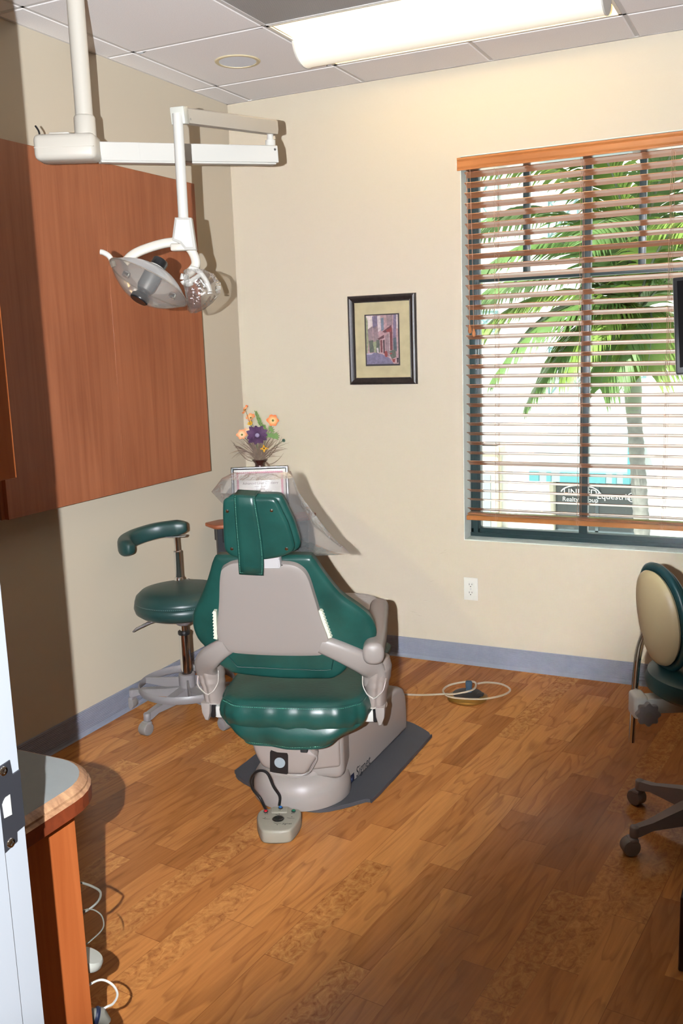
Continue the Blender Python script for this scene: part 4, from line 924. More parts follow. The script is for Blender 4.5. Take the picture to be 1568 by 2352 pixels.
# shield: clear dished shell tilted down to the left of the arm
sn = (BR * -.47 + BFv * -.33 + Vector((0, 0, -.83))).normalized()     # optical axis (points down towards the lower left)
sxx = (BR - sn * BR.dot(sn)).normalized(); syy = sn.cross(sxx)
so_ = lp3(-.083, 1.752)
shield = clear('clear_amber_shield', (0.93, 0.88, 0.80), 0.10, 0.06, 0.0, 0.10)
frost = clear('frosted_shell', (0.74, 0.76, 0.76), 0.12, 0.2, 0.0, 0.42)
ovl = []
for k in range(56):
    a = 2 * PI * k / 56; ovl.append((.120 * math.copysign(abs(math.cos(a)) ** .85, math.cos(a)), .100 * math.copysign(abs(math.sin(a)) ** .85, math.sin(a))))
def dish(g, dep, r0, r1, M, sgn):
    v = []; f = []; n = len(ovl); K = 8
    for i in range(K + 1):
        r = r0 + (r1 - r0) * i / K; h = dep * (1 - (r) ** 2.2)
        for q in ovl: v.append((q[0] * r, q[1] * r, sgn * h))
    for i in range(K):
        for k in range(n): a, b = i * n + k, i * n + (k + 1) % n; f.append((a, b, b + n, a + n))
    return g.add(v, f, M)
SM = PE @ frameM(so_, sxx, syy, sn)
g = G(); dish(g, .052, 1.0, .22, SM, -1); g.out('rear_shell', frost, el)
g = G(); dish(g, .060, 1.0, .0, SM, 1); P_ = [SM @ Vector((q[0], q[1], 0)) for q in ovl]; g.tube(P_, .0022, 6, True); g.out('clear_shield', shield, el)
g = G(); g.lathe([(0.0, -.078), (.020, -.078), (.023, -.074), (.023, -.052), (0, -.052)], 28, SM); g.out('rear_knob', black, el)
g = G(); g.lathe([(.023, -.054), (.026, -.052), (.027, -.045), (.030, -.038), (.045, -.040), (.047, -.036), (.02, -.034)], 28, SM); g.out('knob_ring', white, el)
g = G(); g.lathe([(.021, -.036), (.027, -.030), (.026, .014), (.021, .026), (.013, .030), (0.0, .030)], 28, SM); lbm = g.out('lamp_barrel', mat('cast_grey', srgb(118, 122, 128), .5, .4), el)
g = G(); g.box(.016, .026, -.006, .006, -.004, .004, .001, 1, SM); g.out('barrel_slot', chrome, lbm)
g = G(); g.lathe([(.012, .029), (.019, .031), (.012, .034), (.019, .037), (.012, .041), (.012, .044)], 28, SM); g.out('spring', steel, el)
g = G(); g.lathe([(.0, .043), (.024, .043), (.0265, .046), (.0265, .058), (.024, .061), (0, .061)], 32, SM); g.out('front_knob', black, el)
for a in (-.072, .078):
    g = G(); g.box(a - .009, a + .009, -.012, .004, -.004, .012, .003, 2, SM); la = g.out('latch', chrome, el)
    g = G(); g.box(a - .010, a + .006, -.016, -.009, -.007, .006, .002, 1, SM); g.out('latch_tab', black, la)
g = G(); sq_tube(g, cr([lp3(-.178, 1.800), lp3(-.182, 1.815), lp3(-.190, 1.830), lp3(-.205, 1.840), lp3(-.213, 1.842)], 5, False), [.0075] * 21, [.0075] * 21, (0, 0, 1), 14, 1.0, PE); g.out('handle', white, el)
g = G(); sq_tube(g, cr([lp3(.022, 1.772), lp3(.018, 1.755), lp3(.03, 1.748), lp3(.040, 1.752)], 5, False), [.011] * 16, [.011] * 16, (0, 0, 1), 14, 1.0, PE)
sq_tube(g, cr([lp3(.040, 1.788, -.02), lp3(.062, 1.780, -.02), lp3(.082, 1.755, -.02), lp3(.092, 1.728, -.02), lp3(.093, 1.715, -.02)], 5, False), [.007] * 21, [.007] * 21, (0, 0, 1), 14, 1.0, PE); sq_tube(g, [lp3(.035, 1.75, 0), lp3(.07, 1.77, -.02)], [.008, .006], [.008, .006], (0, 0, 1), 10, 1, PE); g.out('handle', white, el)
# plastic bag on that handle
bagm = clear('clear_plastic_film', (0.95, 0.94, 0.93), 0.06, 0.14, 1.0, 0.03)
def crumple(name, label, rings, m, cat, seed, amp=.004, n=34, closed=True, cap=False):
    rd = random.Random(seed); ph = [rd.uniform(0, 6.28) for _ in range(12)]; g = G(); v = []
    for i, (c, ax, ay, ux, uy) in enumerate(rings):
        for k in range(n):
            a = 2 * PI * k / n
            w_ = 1 + amp * (math.sin(5 * a + ph[0] + i * .9) + .8 * math.sin(9 * a + ph[1] - i * 1.3) + .6 * math.sin(14 * a + ph[2] + i * 2))
            v.append(Vector(c) + ux * (ax * math.cos(a) * w_) + uy * (ay * math.sin(a) * w_))
    f = [(i * n + k, i * n + (k + 1) % n, (i + 1) * n + (k + 1) % n, (i + 1) * n + k) for i in range(len(rings) - 1) for k in range(n)]
    if cap: v.append(sum((Vector(q) for q in v[-n:]), Vector()) / n); f += [((len(rings) - 1) * n + k, (len(rings) - 1) * n + (k + 1) % n, len(v) - 1) for k in range(n)]
    g.add(v, f); o = g.out(name, m, None, angle=30); tag(o, label, cat); return o
rg = []
for u, zc, a_, b_ in ((.044, 1.786, .012, .012), (.052, 1.783, .028, .020), (.062, 1.770, .044, .030), (.070, 1.745, .050, .034), (.070, 1.715, .048, .034), (.062, 1.690, .036, .028), (.050, 1.672, .022, .018), (.042, 1.663, .008, .010)):
    rg.append((lp3(u, zc, -.015), a_, b_, BR, BFv))
crumple('plastic_bag', 'crumpled clear plastic bag over the right handle of the dental light', rg, bagm, 'plastic bag', 5, .05)

# ================================================================ dental chair
CA = math.radians(17); CC = Vector((1.17, -1.66, 0))
ch = thing('dental_chair', 'green vinyl dental chair seen from behind with warm grey plastic back shell', 'dental chair', CC, CA)
RI = Matrix.Rotation(-CA, 4, 'Z') @ Matrix.Translation(-CC)     # world -> chair
LT = math.tan(math.radians(12)); LA = math.radians(12)
def bp(s_, z_, off=0.0): return Vector((s_, off - (z_ - .45) * LT, z_))      # point on the leaning back plane (off forward +)
ubk = Vector((0, -math.sin(LA), math.cos(LA))); nbk = Vector((0, -math.cos(LA), -math.sin(LA)))   # up the back / out to the viewer
def BM(off): return frameM((0, off, .45), (1, 0, 0), ubk, nbk)              # local XY on the back, Z to viewer
kz = 1 / math.cos(LA)
def b2(pts): return [(a, (b - .45) * kz) for a, b in pts]
# base
DC = (1.09, -1.49)
g = G(); g.lathe([(.170, .015), (.172, .02), (.171, .055), (.165, .085), (.152, .105), (.135, .116), (.128, .118), (.126, .130), (.118, .137), (0, .137)], 64, RI @ Matrix.Translation((DC[0], DC[1], 0))); g.out('base_dome', beige, ch)
cv = G(); pr_ = [(-1.455, .015), (-1.455, .175), (-1.447, .205), (-1.42, .222), (-1.20, .222), (-.98, .222), (-.93, .215), (-.895, .195), (-.875, .16), (-.868, .10), (-.868, .015)]
cv.prism(pr_, 0, .29, .018, 4, RI @ frameM((.952, 0, 0), (0, 1, 0), (0, 0, 1), (1, 0, 0))); bcv = cv.out('base_cover', beige, ch, angle=50)
lg_ = mat('navy_badge', srgb(24, 28, 52), .4)
TX = RI @ frameM((1.2426, -1.412, .040), (0, 1, 0), (0, 0, 1), (1, 0, 0))
g = G(); g.prism([(-.028, -.013), (.026, -.013), (.026, .016), (-.028, .016)], 0, .001, 0, 1, TX); g.out('badge', lg_, bcv, smooth=False)
text('badge_lettering', 'Jbi', TX @ Matrix.Translation((-.001, .001, .0012)), .022, mat('badge_blue', srgb(90, 110, 160), .5), bcv, .0002)
text('lettering', 'Signet', TX @ Matrix.Translation((.105, .004, 0.0002)), .052, mat('dark_print', srgb(44, 46, 50), .5), bcv, .0002, shear=.15)
# lift column
g = G(); g.box(-.10, .14, .08, .42, .10, .40, .03, 3); g.out('lift_column', beige, ch)
g = G(); g.box(.010, .034, .0, .02, .235, .30, .002, 1); g.out('gap_shade', blackmatte, ch)  # black block put in for the shade inside the gap
# pouch cover with the taped hole
po = [(-.165, .335), (-.160, .26), (-.148, .215), (-.130, .178), (-.110, .166), (-.055, .150), (-.010, .148), (.022, .152), (.045, .185), (.063, .218), (.045, .24), (.030, .262), (.030, .335)]
g = G(); g.pillow([(q[0], q[1]) for q in cr(po, 4)], .028, .10, 8, 4.0, frameM((0, .035, 0), (1, 0, 0), (0, 0, 1), (0, -1, 0))); pou = g.out('lower_cover', beige2, ch, angle=60)
g = G(); g.prism([(-.098, .160), (-.040, .154), (-.036, .158), (-.033, .222), (-.036, .230), (-.070, .231), (-.090, .238), (-.094, .232)], 0, .0015, 0, 1, frameM((0, .007, 0), (1, 0, 0), (0, 0, 1), (0, -1, 0))); bt = g.out('black_tape_patch', black, pou, smooth=False)
g = G(); g.lathe([(.0185, .003), (.016, .002), (.0145, -.004), (.0145, -.006), (0, -.006)], 28, frameM((-.062, .006, .196), (1, 0, 0), (0, 0, 1), (0, -1, 0))); g.out('hole', mat('hole_grey', srgb(150, 160, 165), .5), bt)
g = G(); g.tube(cr([(.026, .004, .262), (.045, .002, .243), (.064, .004, .218), (.055, .004, .195), (.040, .006, .17), (.02, .008, .153), (-.01, .006, .147), (-.055, .006, .149), (-.10, .006, .160)], 5, False), .0028, 6); g.out('cover_piping', beige, pou)
g = G(); g.box(.02, .15, .035, .10, .15, .32, .012, 3, Matrix.Rotation(math.radians(18), 4, 'Z')); g.out('side_flap', beige2, ch)
# seat
so2 = [(-.232, .56), (-.236, .30), (-.238, .05), (-.228, -.045), (-.205, -.075), (-.165, -.105), (-.08, -.113), (0, -.114), (.08, -.113), (.160, -.105), (.205, -.075), (.230, -.045), (.240, .05), (.238, .30), (.232, .56)]
sc = [(q.x, q.y) for q in cr(so2, 4)]
g = G(); g.pillow(sc, .018, .05, 10, 5.0, Matrix.Translation((0, 0, .440))); st = g.out('seat', leather, ch, angle=60)
rear = [q for q in cr(so2[2:13], 6, False)]
# side band with a soft fold, then the hanging skirt
g = G(); prof = [(0.0, .443), (.004, .437), (.010, .425), (.014, .405), (.012, .388), (.004, .372), (-.004, .362)]
v = []; n = len(prof); N = len(rear)
for i, q in enumerate(rear):
    t = (rear[min(i + 1, N - 1)] - rear[max(i - 1, 0)]).normalized(); nn = Vector((t.y, -t.x, 0))
    for d, h in prof: v.append(Vector((q.x, q.y, h + .003 * math.sin(i * .8) * (h < .41))) + nn * (d + .002 * math.sin(i * 1.1)))
g.add(v, [(i * n + j, (i + 1) * n + j, (i + 1) * n + j + 1, i * n + j + 1) for i in range(N - 1) for j in range(n - 1)]); g.out('seat_band', leather, st, angle=60)
g = G(); K = 14; v = []; hem = []
for i, q in enumerate(rear):
    u = i / (N - 1) * 2 - 1; t = (rear[min(i + 1, N - 1)] - rear[max(i - 1, 0)]).normalized(); nn = Vector((t.y, -t.x, 0))
    zb = .300 + .085 * abs(u) ** 2.2 + (.05 if abs(u) > .85 else 0) * (abs(u) - .85) / .15
    for k in range(K):
        w_ = k / (K - 1); zz = .372 + (zb - .372) * w_; sh = 1 - .22 * (w_ ** 1.2)
        fold = .006 * math.sin(u * 9) * w_ + .004 * math.sin(u * 17 + 2) * w_ + .010 * math.sin(PI * w_) 
        v.append(Vector((q.x * sh, q.y * (1 - .05 * w_), zz)) + nn * (.002 + fold))
    hem.append(v[-1].copy())
g.add(v, [(i * K + j, (i + 1) * K + j, (i + 1) * K + j + 1, i * K + j + 1) for i in range(N - 1) for j in range(K - 1)]); sk = g.out('seat_skirt', leather, st, angle=70)
g = G(); g.tube([q + Vector((0, 0, 0)) for q in hem], .0028, 6); g.out('hem', leather, sk)
def dashes(path, w_=.0009, step=.0055, M=None, off=Vector((0, 0, 0))):   # stitched thread as short bars
    g = G(); acc = 0; P = [Vector(q) for q in path]
    for i in range(len(P) - 1):
        d = P[i + 1] - P[i]; L_ = d.length
        if L_ < 1e-6: continue
        t = d / L_; x_ = 0
        while x_ < L_:
            if int((acc + x_) / (step * .5)) % 2 == 0: g.tube([P[i] + t * x_ + off, P[i] + t * min(x_ + step * .5, L_) + off], w_, 4)
            x_ += step * .5
        acc += L_
    return g
dashes(hem, off=Vector((0, -.0035, .006))).out('hem_stitching', stitch, sk, smooth=False)
g = G(); seam = [Vector((q.x * 1.003, q.y, .4435)) + Vector((0, -.003, 0)) for q in rear]; g.tube(seam, .0025, 6); g.out('seat_seam', leather, st)
dashes([q + Vector((0, -.0035, -.0055)) for q in seam]).out('seam_stitching', stitch, st, smooth=False)
# legrest and foot cover (far end)
lo_ = [(-.20, .5), (-.20, .80), (-.15, 1.0), (-.05, 1.07), (.05, 1.07), (.15, 1.0), (.20, .80), (.20, .5)]
g = G(); g.pillow([(q.x, q.y) for q in cr(lo_, 4)], .03, .05, 8, 4, Matrix.Translation((0, 0, .452))); lr = g.out('leg_rest', leather, ch, angle=60)
g = G(); g.pillow([(q.x, q.y) for q in cr([(-.215, .80), (-.20, .95), (-.12, 1.09), (0, 1.12), (.12, 1.09), (.20, .95), (.215, .80), (.1, .86), (0, .90), (-.1, .86)], 4)], .034, .055, 6, 5, Matrix.Translation((0, 0, .455))); g.out('foot_cover', clear('milky_foot_cover', (.9, .87, .8), .1, .2, .6, .6), lr)
g = G(); g.tube([(-.0, .30, .38), (0, .80, .42)], [.10, .08], 14, r2=.03); g.out('seat_frame', castg, ch)
# backrest cushion
bo = [(-.217, .919), (-.189, .928), (-.064, .926), (.073, .928), (.097, .918), (.124, .872), (.173, .799), (.225, .755), (.261, .717), (.278, .672), (.272, .634), (.250, .600), (.215, .590), (.190, .575), (.175, .535), (.139, .504), (.096, .498), (-.048, .497), (-.193, .511), (-.221, .525), (-.255, .552), (-.285, .600), (-.312, .635), (-.321, .679), (-.313, .722), (-.285, .772), (-.247, .848)]
bo = b2(bo)
bwarp = lambda q: Vector((q.x, q.y, q.z - .9 * max(0, abs(q.x + .02) - .19) ** 2))
g = G(); g.pillow([(q.x, q.y) for q in cr(bo, 3)], .020, .060, 12, 4.0, BM(.010), bwarp); bk = g.out('back_cushion', leather, ch, angle=60)
ins = [Vector((q[0] * .88 - .002, (q[1] - .26) * .80 + .245, 0)) for q in b2([(-.155, .60), (-.200, .590), (-.17, .552), (-.150, .530), (-.05, .527), (.09, .524), (.13, .53), (.145, .60)])]
g = G(); seamb = [BM(-.0105) @ q for q in [Vector((-.222, .155, 0)), Vector((-.195, .115, 0)), Vector((-.18, .092, 0)), Vector((-.05, .088, 0)), Vector((.10, .085, 0)), Vector((.130, .088, 0)), Vector((.142, .14, 0))]]; g.tube(seamb, .0018, 6); g.out('back_seam', mat('seam_dark', srgb(16, 60, 54), .5), bk)
for sg, a, b in ((-1, (-.170, .955), (-.195, .92)), (1, (.050, .945), (.078, .915))):
    pass
# back shell (plate)
po2 = [(-.170, .906), (-.147, .915), (-.10, .917), (-.004, .914), (.037, .910), (.064, .897), (.084, .868), (.100, .80), (.116, .72), (.133, .655), (.130, .620), (.112, .600), (.080, .594), (-.033, .592), (-.150, .596), (-.195, .604), (-.222, .628), (-.231, .667), (-.222, .72), (-.210, .782), (-.200, .85), (-.190, .890)]
g = G(); g.pillow([(q.x, q.y) for q in cr(b2(po2), 4)], .024, .012, 12, 7.0, BM(-.012)); pl = g.out('back_shell', beige, ch, angle=50)
lab(pl, 'warm grey plastic back shell')
for sg in (-1, 1):                            # white comb-like side clips
    A_ = Vector((-.226, .745 if sg < 0 else .748, 0)) if sg < 0 else Vector((.108, .752, 0)); B_ = Vector((-.234, .645, 0)) if sg < 0 else Vector((.133, .655, 0))
    A_ = Vector((A_.x, (A_.y - .45) * kz, 0)); B_ = Vector((B_.x, (B_.y - .45) * kz, 0)); pts = []; n = 9; dr = (B_ - A_); out_ = Vector((sg, .25 * sg * 0, 0)) * 1
    for k in range(n): u = k / n; pts += [A_ + dr * u + out_ * .007, A_ + dr * (u + .6 / n) + out_ * .0105, A_ + dr * (u + .75 / n) + out_ * .0065]
    pts = pts + [B_ - out_ * .003, A_ - out_ * .003]
    pts = [(q.x, q.y) for q in pts]
    if sg > 0: pts = pts[::-1]
    g = G(); g.prism(pts, -.004, .012, 0, 1, BM(-.012)); g.out('side_clip', mat('ivory_clip', srgb(226, 228, 206), .5), ch, smooth=False)
for dx in (-.0035, .0035):
    g = G(); g.lathe([(.0022, 0), (.0016, .001), (0, .001)], 10, BM(-.036) @ Matrix.Translation((.004 + dx, (.905 - .45) * kz, 0))); g.out('vent_screw', black, pl)
# headrest post
g = G(); g.box(-.062, .002, .455, .50, -.014, .010, .003, 1, BM(-.030)); g.box(-.002, .004, .462, .49, -.012, .014, .001, 1, BM(-.030)); g.out('headrest_post', mat('pale_bracket', srgb(196, 192, 192), .4), ch, smooth=False)
# headrest
ho = [(-.148, 1.104), (-.140, 1.122), (-.118, 1.128), (-.042, 1.128), (.006, 1.126), (.020, 1.112), (.034, 1.075), (.046, 1.040), (.056, .990), (.056, .970), (.045, .954), (.006, .937), (-.062, .927), (-.103, .929), (-.140, .942), (-.156, .958), (-.159, .980), (-.155, 1.04)]
hr2 = b2(ho)
g = G(); g.pillow([(q.x, q.y) for q in cr(hr2, 4)], .010, .010, 8, 6.0, BM(-.058)); hb = g.out('headrest_back', leather, ch, angle=60)
g = G(); g.pillow([((q.x + .05) * 1.04 - .045, (q.y - .60) * 1.02 + .60) for q in cr(hr2, 4)], .018, .05, 10, 3.5, BM(-.015)); hp = g.out('headrest_pad', leather, ch, angle=60)
for a, b in ((-.134, 1.086), (.000, 1.087), (.034, .966), (-.134, .966)):
    g = G(); g.lathe([(.0058, 0), (.0052, .0018), (.003, .0032), (0, .0036)], 18, BM(-.069) @ Matrix.Translation((a, (b - .45) * kz, 0))); g.out('rivet', chrome, hb)
sw = [(-.122, 1.132), (-.110, 1.139), (-.070, 1.139), (-.040, 1.134)]
v = []; W2 = [(-.006, 1.132, -.110, -.046), (.000, 1.134, -.1085, -.044), (.008, 1.134, -.1085, -.044), (.013, 1.130, -.1085, -.044), (.0145, 1.10, -.110, -.042), (.0145, 1.05, -.1125, -.039), (.0145, 1.0, -.114, -.037), (.0145, .95, -.1155, -.037), (.0148, .915, -.118, -.040), (.0152, .886, -.119, -.0445)]
top = []
for d, z_, a, b in [(-.060, 1.125, -.108, -.046), (-.035, 1.134, -.108, -.046)] + W2:
    for k in range(5): u = k / 4; top.append(BM(-.058) @ Vector((a + (b - a) * u, (z_ - .45 - .004 * (u - .5)) * kz, d + .0015 * (1 - (2 * u - 1) ** 2))))
n = len(W2) + 2; g = G(); g.add(top, [(i * 5 + k, i * 5 + k + 1, (i + 1) * 5 + k + 1, (i + 1) * 5 + k) for i in range(n - 1) for k in range(4)])
st_ = g.out('strap', leather, ch, angle=60); sm = st_.modifiers.new('thickness', 'SOLIDIFY'); sm.thickness = .004; sm.offset = 0
e1 = [top[i * 5] + Vector((.004, -.0035, 0)) for i in range(3, n)]; e2 = [top[i * 5 + 4] + Vector((-.004, -.0035, 0)) for i in range(3, n)]
cor = [e1[-1] + Vector((0, 0, .005)), e2[-1] + Vector((0, 0, .005))]
gg_ = dashes(e1[:-1] + [cor[0]], .0008, .005); g3 = dashes([cor[0], cor[1]], .0008, .005); g4 = dashes(e2[:-1] + [cor[1]], .0008, .005)
gg_.add(g3.v, g3.f); gg_.add(g4.v, g4.f); gg_.out('strap_stitching', stitch, st_, smooth=False)
# yoke arms from the shell to the arm pivots
for sg, pts, ra_ in ((1, [(.105, -.055, .632), (.150, -.050, .612), (.200, -.040, .585), (.240, -.02, .555), (.262, .01, .520), (.262, .03, .47)], [.030, .033, .036, .038, .040, .038]),
                     (-1, [(-.200, -.055, .622), (-.235, -.050, .600), (-.268, -.035, .572), (-.292, -.01, .540), (-.298, .02, .500), (-.290, .03, .46)], [.030, .034, .038, .038, .036, .034])):
    P_ = cr(pts, 6, False); n = len(P_); R_ = [ra_[min(len(ra_) - 1, int(i / 6))] + (ra_[min(len(ra_) - 1, int(i / 6) + 1)] - ra_[min(len(ra_) - 1, int(i / 6))]) * ((i % 6) / 6) for i in range(n)]
    g = G()
    v = []; f = []; m_ = 20
    for i in range(n):
        t = (P_[min(i + 1, n - 1)] - P_[max(i - 1, 0)]).normalized(); dn = Vector((0, 1, 0)); dn = (dn - t * dn.dot(t)).normalized(); wn_ = t.cross(dn)
        for k in range(m_):
            a = 2 * PI * k / m_; c, s_ = math.cos(a), math.sin(a)
            v.append(P_[i] + wn_ * (math.copysign(abs(c) ** .75, c) * R_[i]) + dn * (math.copysign(abs(s_) ** .75, s_) * .022))
    f = [(i * m_ + k, i * m_ + (k + 1) % m_, (i + 1) * m_ + (k + 1) % m_, (i + 1) * m_ + k) for i in range(n - 1) for k in range(m_)] + [tuple(range(m_))[::-1], tuple((n - 1) * m_ + k for k in range(m_))]
    g.add(v, f); g.out('yoke_arm', beige, ch, angle=60)
    # vinyl sleeve with gathers and piped hem
    cx = .263 if sg > 0 else -.290
    rings = [(.555, cx + sg * .012, .034, .050, .05), (.525, cx + sg * .010, .043, .064, .05), (.495, cx + sg * .006, .043, .066, .055), (.465, cx + sg * .002, .040, .064, .055), (.435, cx - sg * .001, .036, .058, .055), (.405, cx - sg * .003, .0345, .055, .055), (.392, cx - sg * .004, .035, .055, .055)]
    v = []; m_ = 48
    Rr = []
    for i in range(len(rings) - 1):
        for k in range(4):
            u = k / 4; Rr.append(tuple(rings[i][j] + (rings[i + 1][j] - rings[i][j]) * u for j in range(5)))
    Rr.append(rings[-1])
    for i, (z_, x_, rx, ry, yc) in enumerate(Rr):
        for k in range(m_):
            a = 2 * PI * k / m_; notch = 1 - .16 * math.exp(-((a - 1.5 * PI - sg * .3) / .16) ** 2) * min(1, max(0, (.55 - z_) * 12))
            wr = 1 + .030 * math.sin(z_ * 210 + 3 * math.sin(a)) * math.exp(-((z_ - .47) / .035) ** 2)
            v.append(Vector((x_ + rx * math.cos(a) * notch * wr, yc + ry * math.sin(a) * notch * wr, z_ + (.006 * math.cos(2 * (a - 1.5 * PI)) if i > len(Rr) - 5 else 0))))
    g = G(); g.add(v, [(i * m_ + k, i * m_ + (k + 1) % m_, (i + 1) * m_ + (k + 1) % m_, (i + 1) * m_ + k) for i in range(len(Rr) - 1) for k in range(m_)] + [tuple(range(m_))[::-1]])
    slv = g.out('arm_sleeve', beige2, ch, angle=70)
    g = G(); g.tube(v[-m_:], .0028, 6, True); g.out('sleeve_piping', piping, slv)
    g = G(); cu = [Vector((cx + sg * .036, yc - .02, .52)), Vector((cx + sg * .034, -.012, .475)), Vector((cx + sg * .012, -.020, .447)), Vector((cx - sg * .004, -.018, .437))] ; g.tube(cr(cu, 6, False), .0022, 6)
    cu = [Vector((cx - sg * .036, -.0, .515)), Vector((cx - sg * .036, -.008, .48)), Vector((cx - sg * .022, -.016, .452)), Vector((cx - sg * .004, -.018, .440))]; g.tube(cr(cu, 6, False), .0022, 6); g.out('sleeve_seam', piping, slv)
    # hinge link below the sleeve
    g = G(); pts = [(-.014, .40), (.018, .40), (.016, .365), (.006, .340), (-.004, .338), (-.012, .365)]
    g.prism([((q[0]) * sg, q[1]) for q in (pts if sg > 0 else pts[::-1])], -.03, .03, .005, 2, frameM((cx + sg * .014, .03, 0), (1, 0, 0), (0, 0, 1), (0, -1, 0))); g.out('hinge_link', beige, ch)
    g = G(); g.box(min(cx - sg * .005, cx - sg * .055), max(cx - sg * .005, cx - sg * .055), .03, .10, .335, .378, .008, 2); g.out('seat_bracket', white, ch)
    g = G(); g.box(min(cx + sg * .006, cx - sg * .010), max(cx + sg * .006, cx - sg * .010), .02, .09, .34, .385, .004, 1); g.out('hinge_boot', black, ch)
    # arm rest
    ax = .262 if sg > 0 else -.262
    if sg < 0: continue                          # the left arm pad is swung out of sight
    dz = 0
    P_ = cr([Vector((ax + sg * .014, -.098, .612 + dz)), Vector((ax + sg * .010, -.06, .613 + dz)), Vector((ax + sg * .004, .06, .615 + dz)), Vector((ax - sg * .008, .22, .618 + dz)), Vector((ax - sg * .020, .36, .622 + dz)), Vector((ax - sg * .023, .395, .622 + dz))], 5, False); n = len(P_)
    en = [min(1, (.45 + 6.5 * min(i, n - 1 - i) / n) ** .5) for i in range(n)]
    g = G(); sq_tube(g, P_, [.036 * e_ for e_ in en], [.034 * e_ for e_ in en], (0, 0, 1), 24, .8); g.out('armrest', beige, ch, angle=60)

# plastic cover over the headrest
filmm = clear('thin_plastic_cover', (0.93, 0.92, 0.92), 0.02, 0.2, 0.9, 0.085)
def CW_(s_, t_, z_): return (Matrix.Translation(CC) @ Matrix.Rotation(CA, 4, 'Z')) @ Vector((s_, t_, z_))
rg = []
e1_, e2_ = Matrix.Rotation(CA, 3, 'Z') @ Vector((1, 0, 0)), Matrix.Rotation(CA, 3, 'Z') @ Vector((0, 1, 0))
for z_, s0, s1_, t_, dp in ((1.182, -.150, .025, -.09, .030), (1.165, -.185, .040, -.11, .055), (1.125, -.215, .052, -.11, .065), (1.095, -.195, .068, -.10, .068), (1.06, -.170, .088, -.09, .070), (1.01, -.166, .112, -.07, .068), (.965, -.163, .142, -.05, .060), (.93, -.155, .175, -.035, .045), (.905, -.14, .190, -.02, .032)):
    rg.append((CW_((s0 + s1_) / 2, t_ + .045, z_), (s1_ - s0) / 2, dp, e1_, e2_))
crumple('plastic_cover', 'clear plastic sheet draped over the chair headrest and hanging to the right', rg, filmm, 'plastic cover', 8, .02, 56)

# grey board under the chair, pedal and pucks
bd = [(.785, -1.40), (.790, -1.46), (.86, -1.515), (1.10, -1.600), (1.17, -1.612), (1.24, -1.585), (1.33, -1.475), (1.352, -1.43), (1.352, -.93), (1.345, -.89), (1.315, -.855), (1.19, -.79), (.95, -.79), (.82, -.86), (.785, -.92)]
g = G(); g.prism([(q.x, q.y) for q in cr(bd, 3)], 0.0005, .0145, .001, 1); tag(g.out('base_board', matgrey), 'grey painted board on the floor under the dental chair base', 'board')

cp = thing('foot_control', 'grey chair foot control with round black pad and coloured buttons', 'foot control', (1.147, -1.765, 0), math.radians(24))
o_ = [(-.072, .045), (-.062, .068), (-.040, .074), (-.028, .086), (.0, .090), (.028, .086), (.040, .074), (.062, .068), (.072, .045), (.070, .005), (.052, -.055), (.035, -.072), (0, -.076), (-.035, -.072), (-.052, -.055), (-.070, .005)]
padm = mat('grey_beige_plastic', srgb(152, 145, 130), .35)
g = G(); g.prism([(q.x, q.y) for q in cr(o_, 4)], 0.0, .045, .007, 3); g.box(-.027, .027, .040, .080, .040, .050, .006, 2); g.out('body', padm, cp)
g = G(); g.lathe([(0, 0), (.0185, 0), (.020, .002), (.017, .004), (.008, .001), (0, .0)], 32, Matrix.Translation((.0, .0, .0452))); g.out('round_pad', mat('black_dish', srgb(34, 32, 28), .2), cp)
for a, b, c, nm in ((-.046, .050, (180, 24, 36), 'red'), (.002, .064, (38, 96, 160), 'blue'), (.046, .050, (20, 92, 72), 'green')):
    zz = .0452 if nm != 'blue' else .0505
    g = G(); g.lathe([(.0078, 0), (.0078, .003), (.006, .0035)], 20, Matrix.Translation((a, b, zz))); bz = g.out('button_ring', black, cp)
    g = G(); g.lathe([(.0062, .003), (.005, .006), (.002, .0075), (0, .0078)], 18, Matrix.Translation((a, b, zz))); lab(g.out('button_dome', mat(nm + '_button', srgb(*c), .2), bz), nm + ' button')
for body, a, b, sz in (('A/R', -.043, .037, .008), ('LP', .0, .050, .007), ('A/T', .045, .037, .008), ('Signet', .030, -.030, .013)):
    text('lettering', body, Matrix.Translation((a, b, .0452 if body != 'LP' else .0505)), sz, blackmatte, cp, .0002, shear=.3 if body == 'Signet' else 0)
for a, b, arr in ((.0, .026, 'u'), (0, -.028, 'd'), (-.040, .002, 'l'), (.040, .004, 'r')):
    g = G(); M = Matrix.Translation((a, b, .0453))
    g.add([(-.013, .005, 0), (-.004, .0, 0), (.013, -.0005, 0), (.013, .0008, 0), (-.003, .0022, 0), (-.012, .0062, 0)], [(0, 1, 2, 3, 4, 5)], M)
    dy = {'u': (0, .009, 0, 1), 'd': (0, -.008, 0, -1), 'l': (-.005, .009, -1, -.5), 'r': (.004, .010, 1, -.5)}[arr]; d = Vector((dy[2], dy[3], 0)).normalized() * .003; p_ = Vector((-d.y, d.x, 0)) * .7; c = Vector((dy[0], dy[1], 0))
    g.add([c + d, c - d + p_, c - d - p_], [(0, 1, 2)], M); g.out('arrow_symbol', blackmatte, cp, smooth=False)
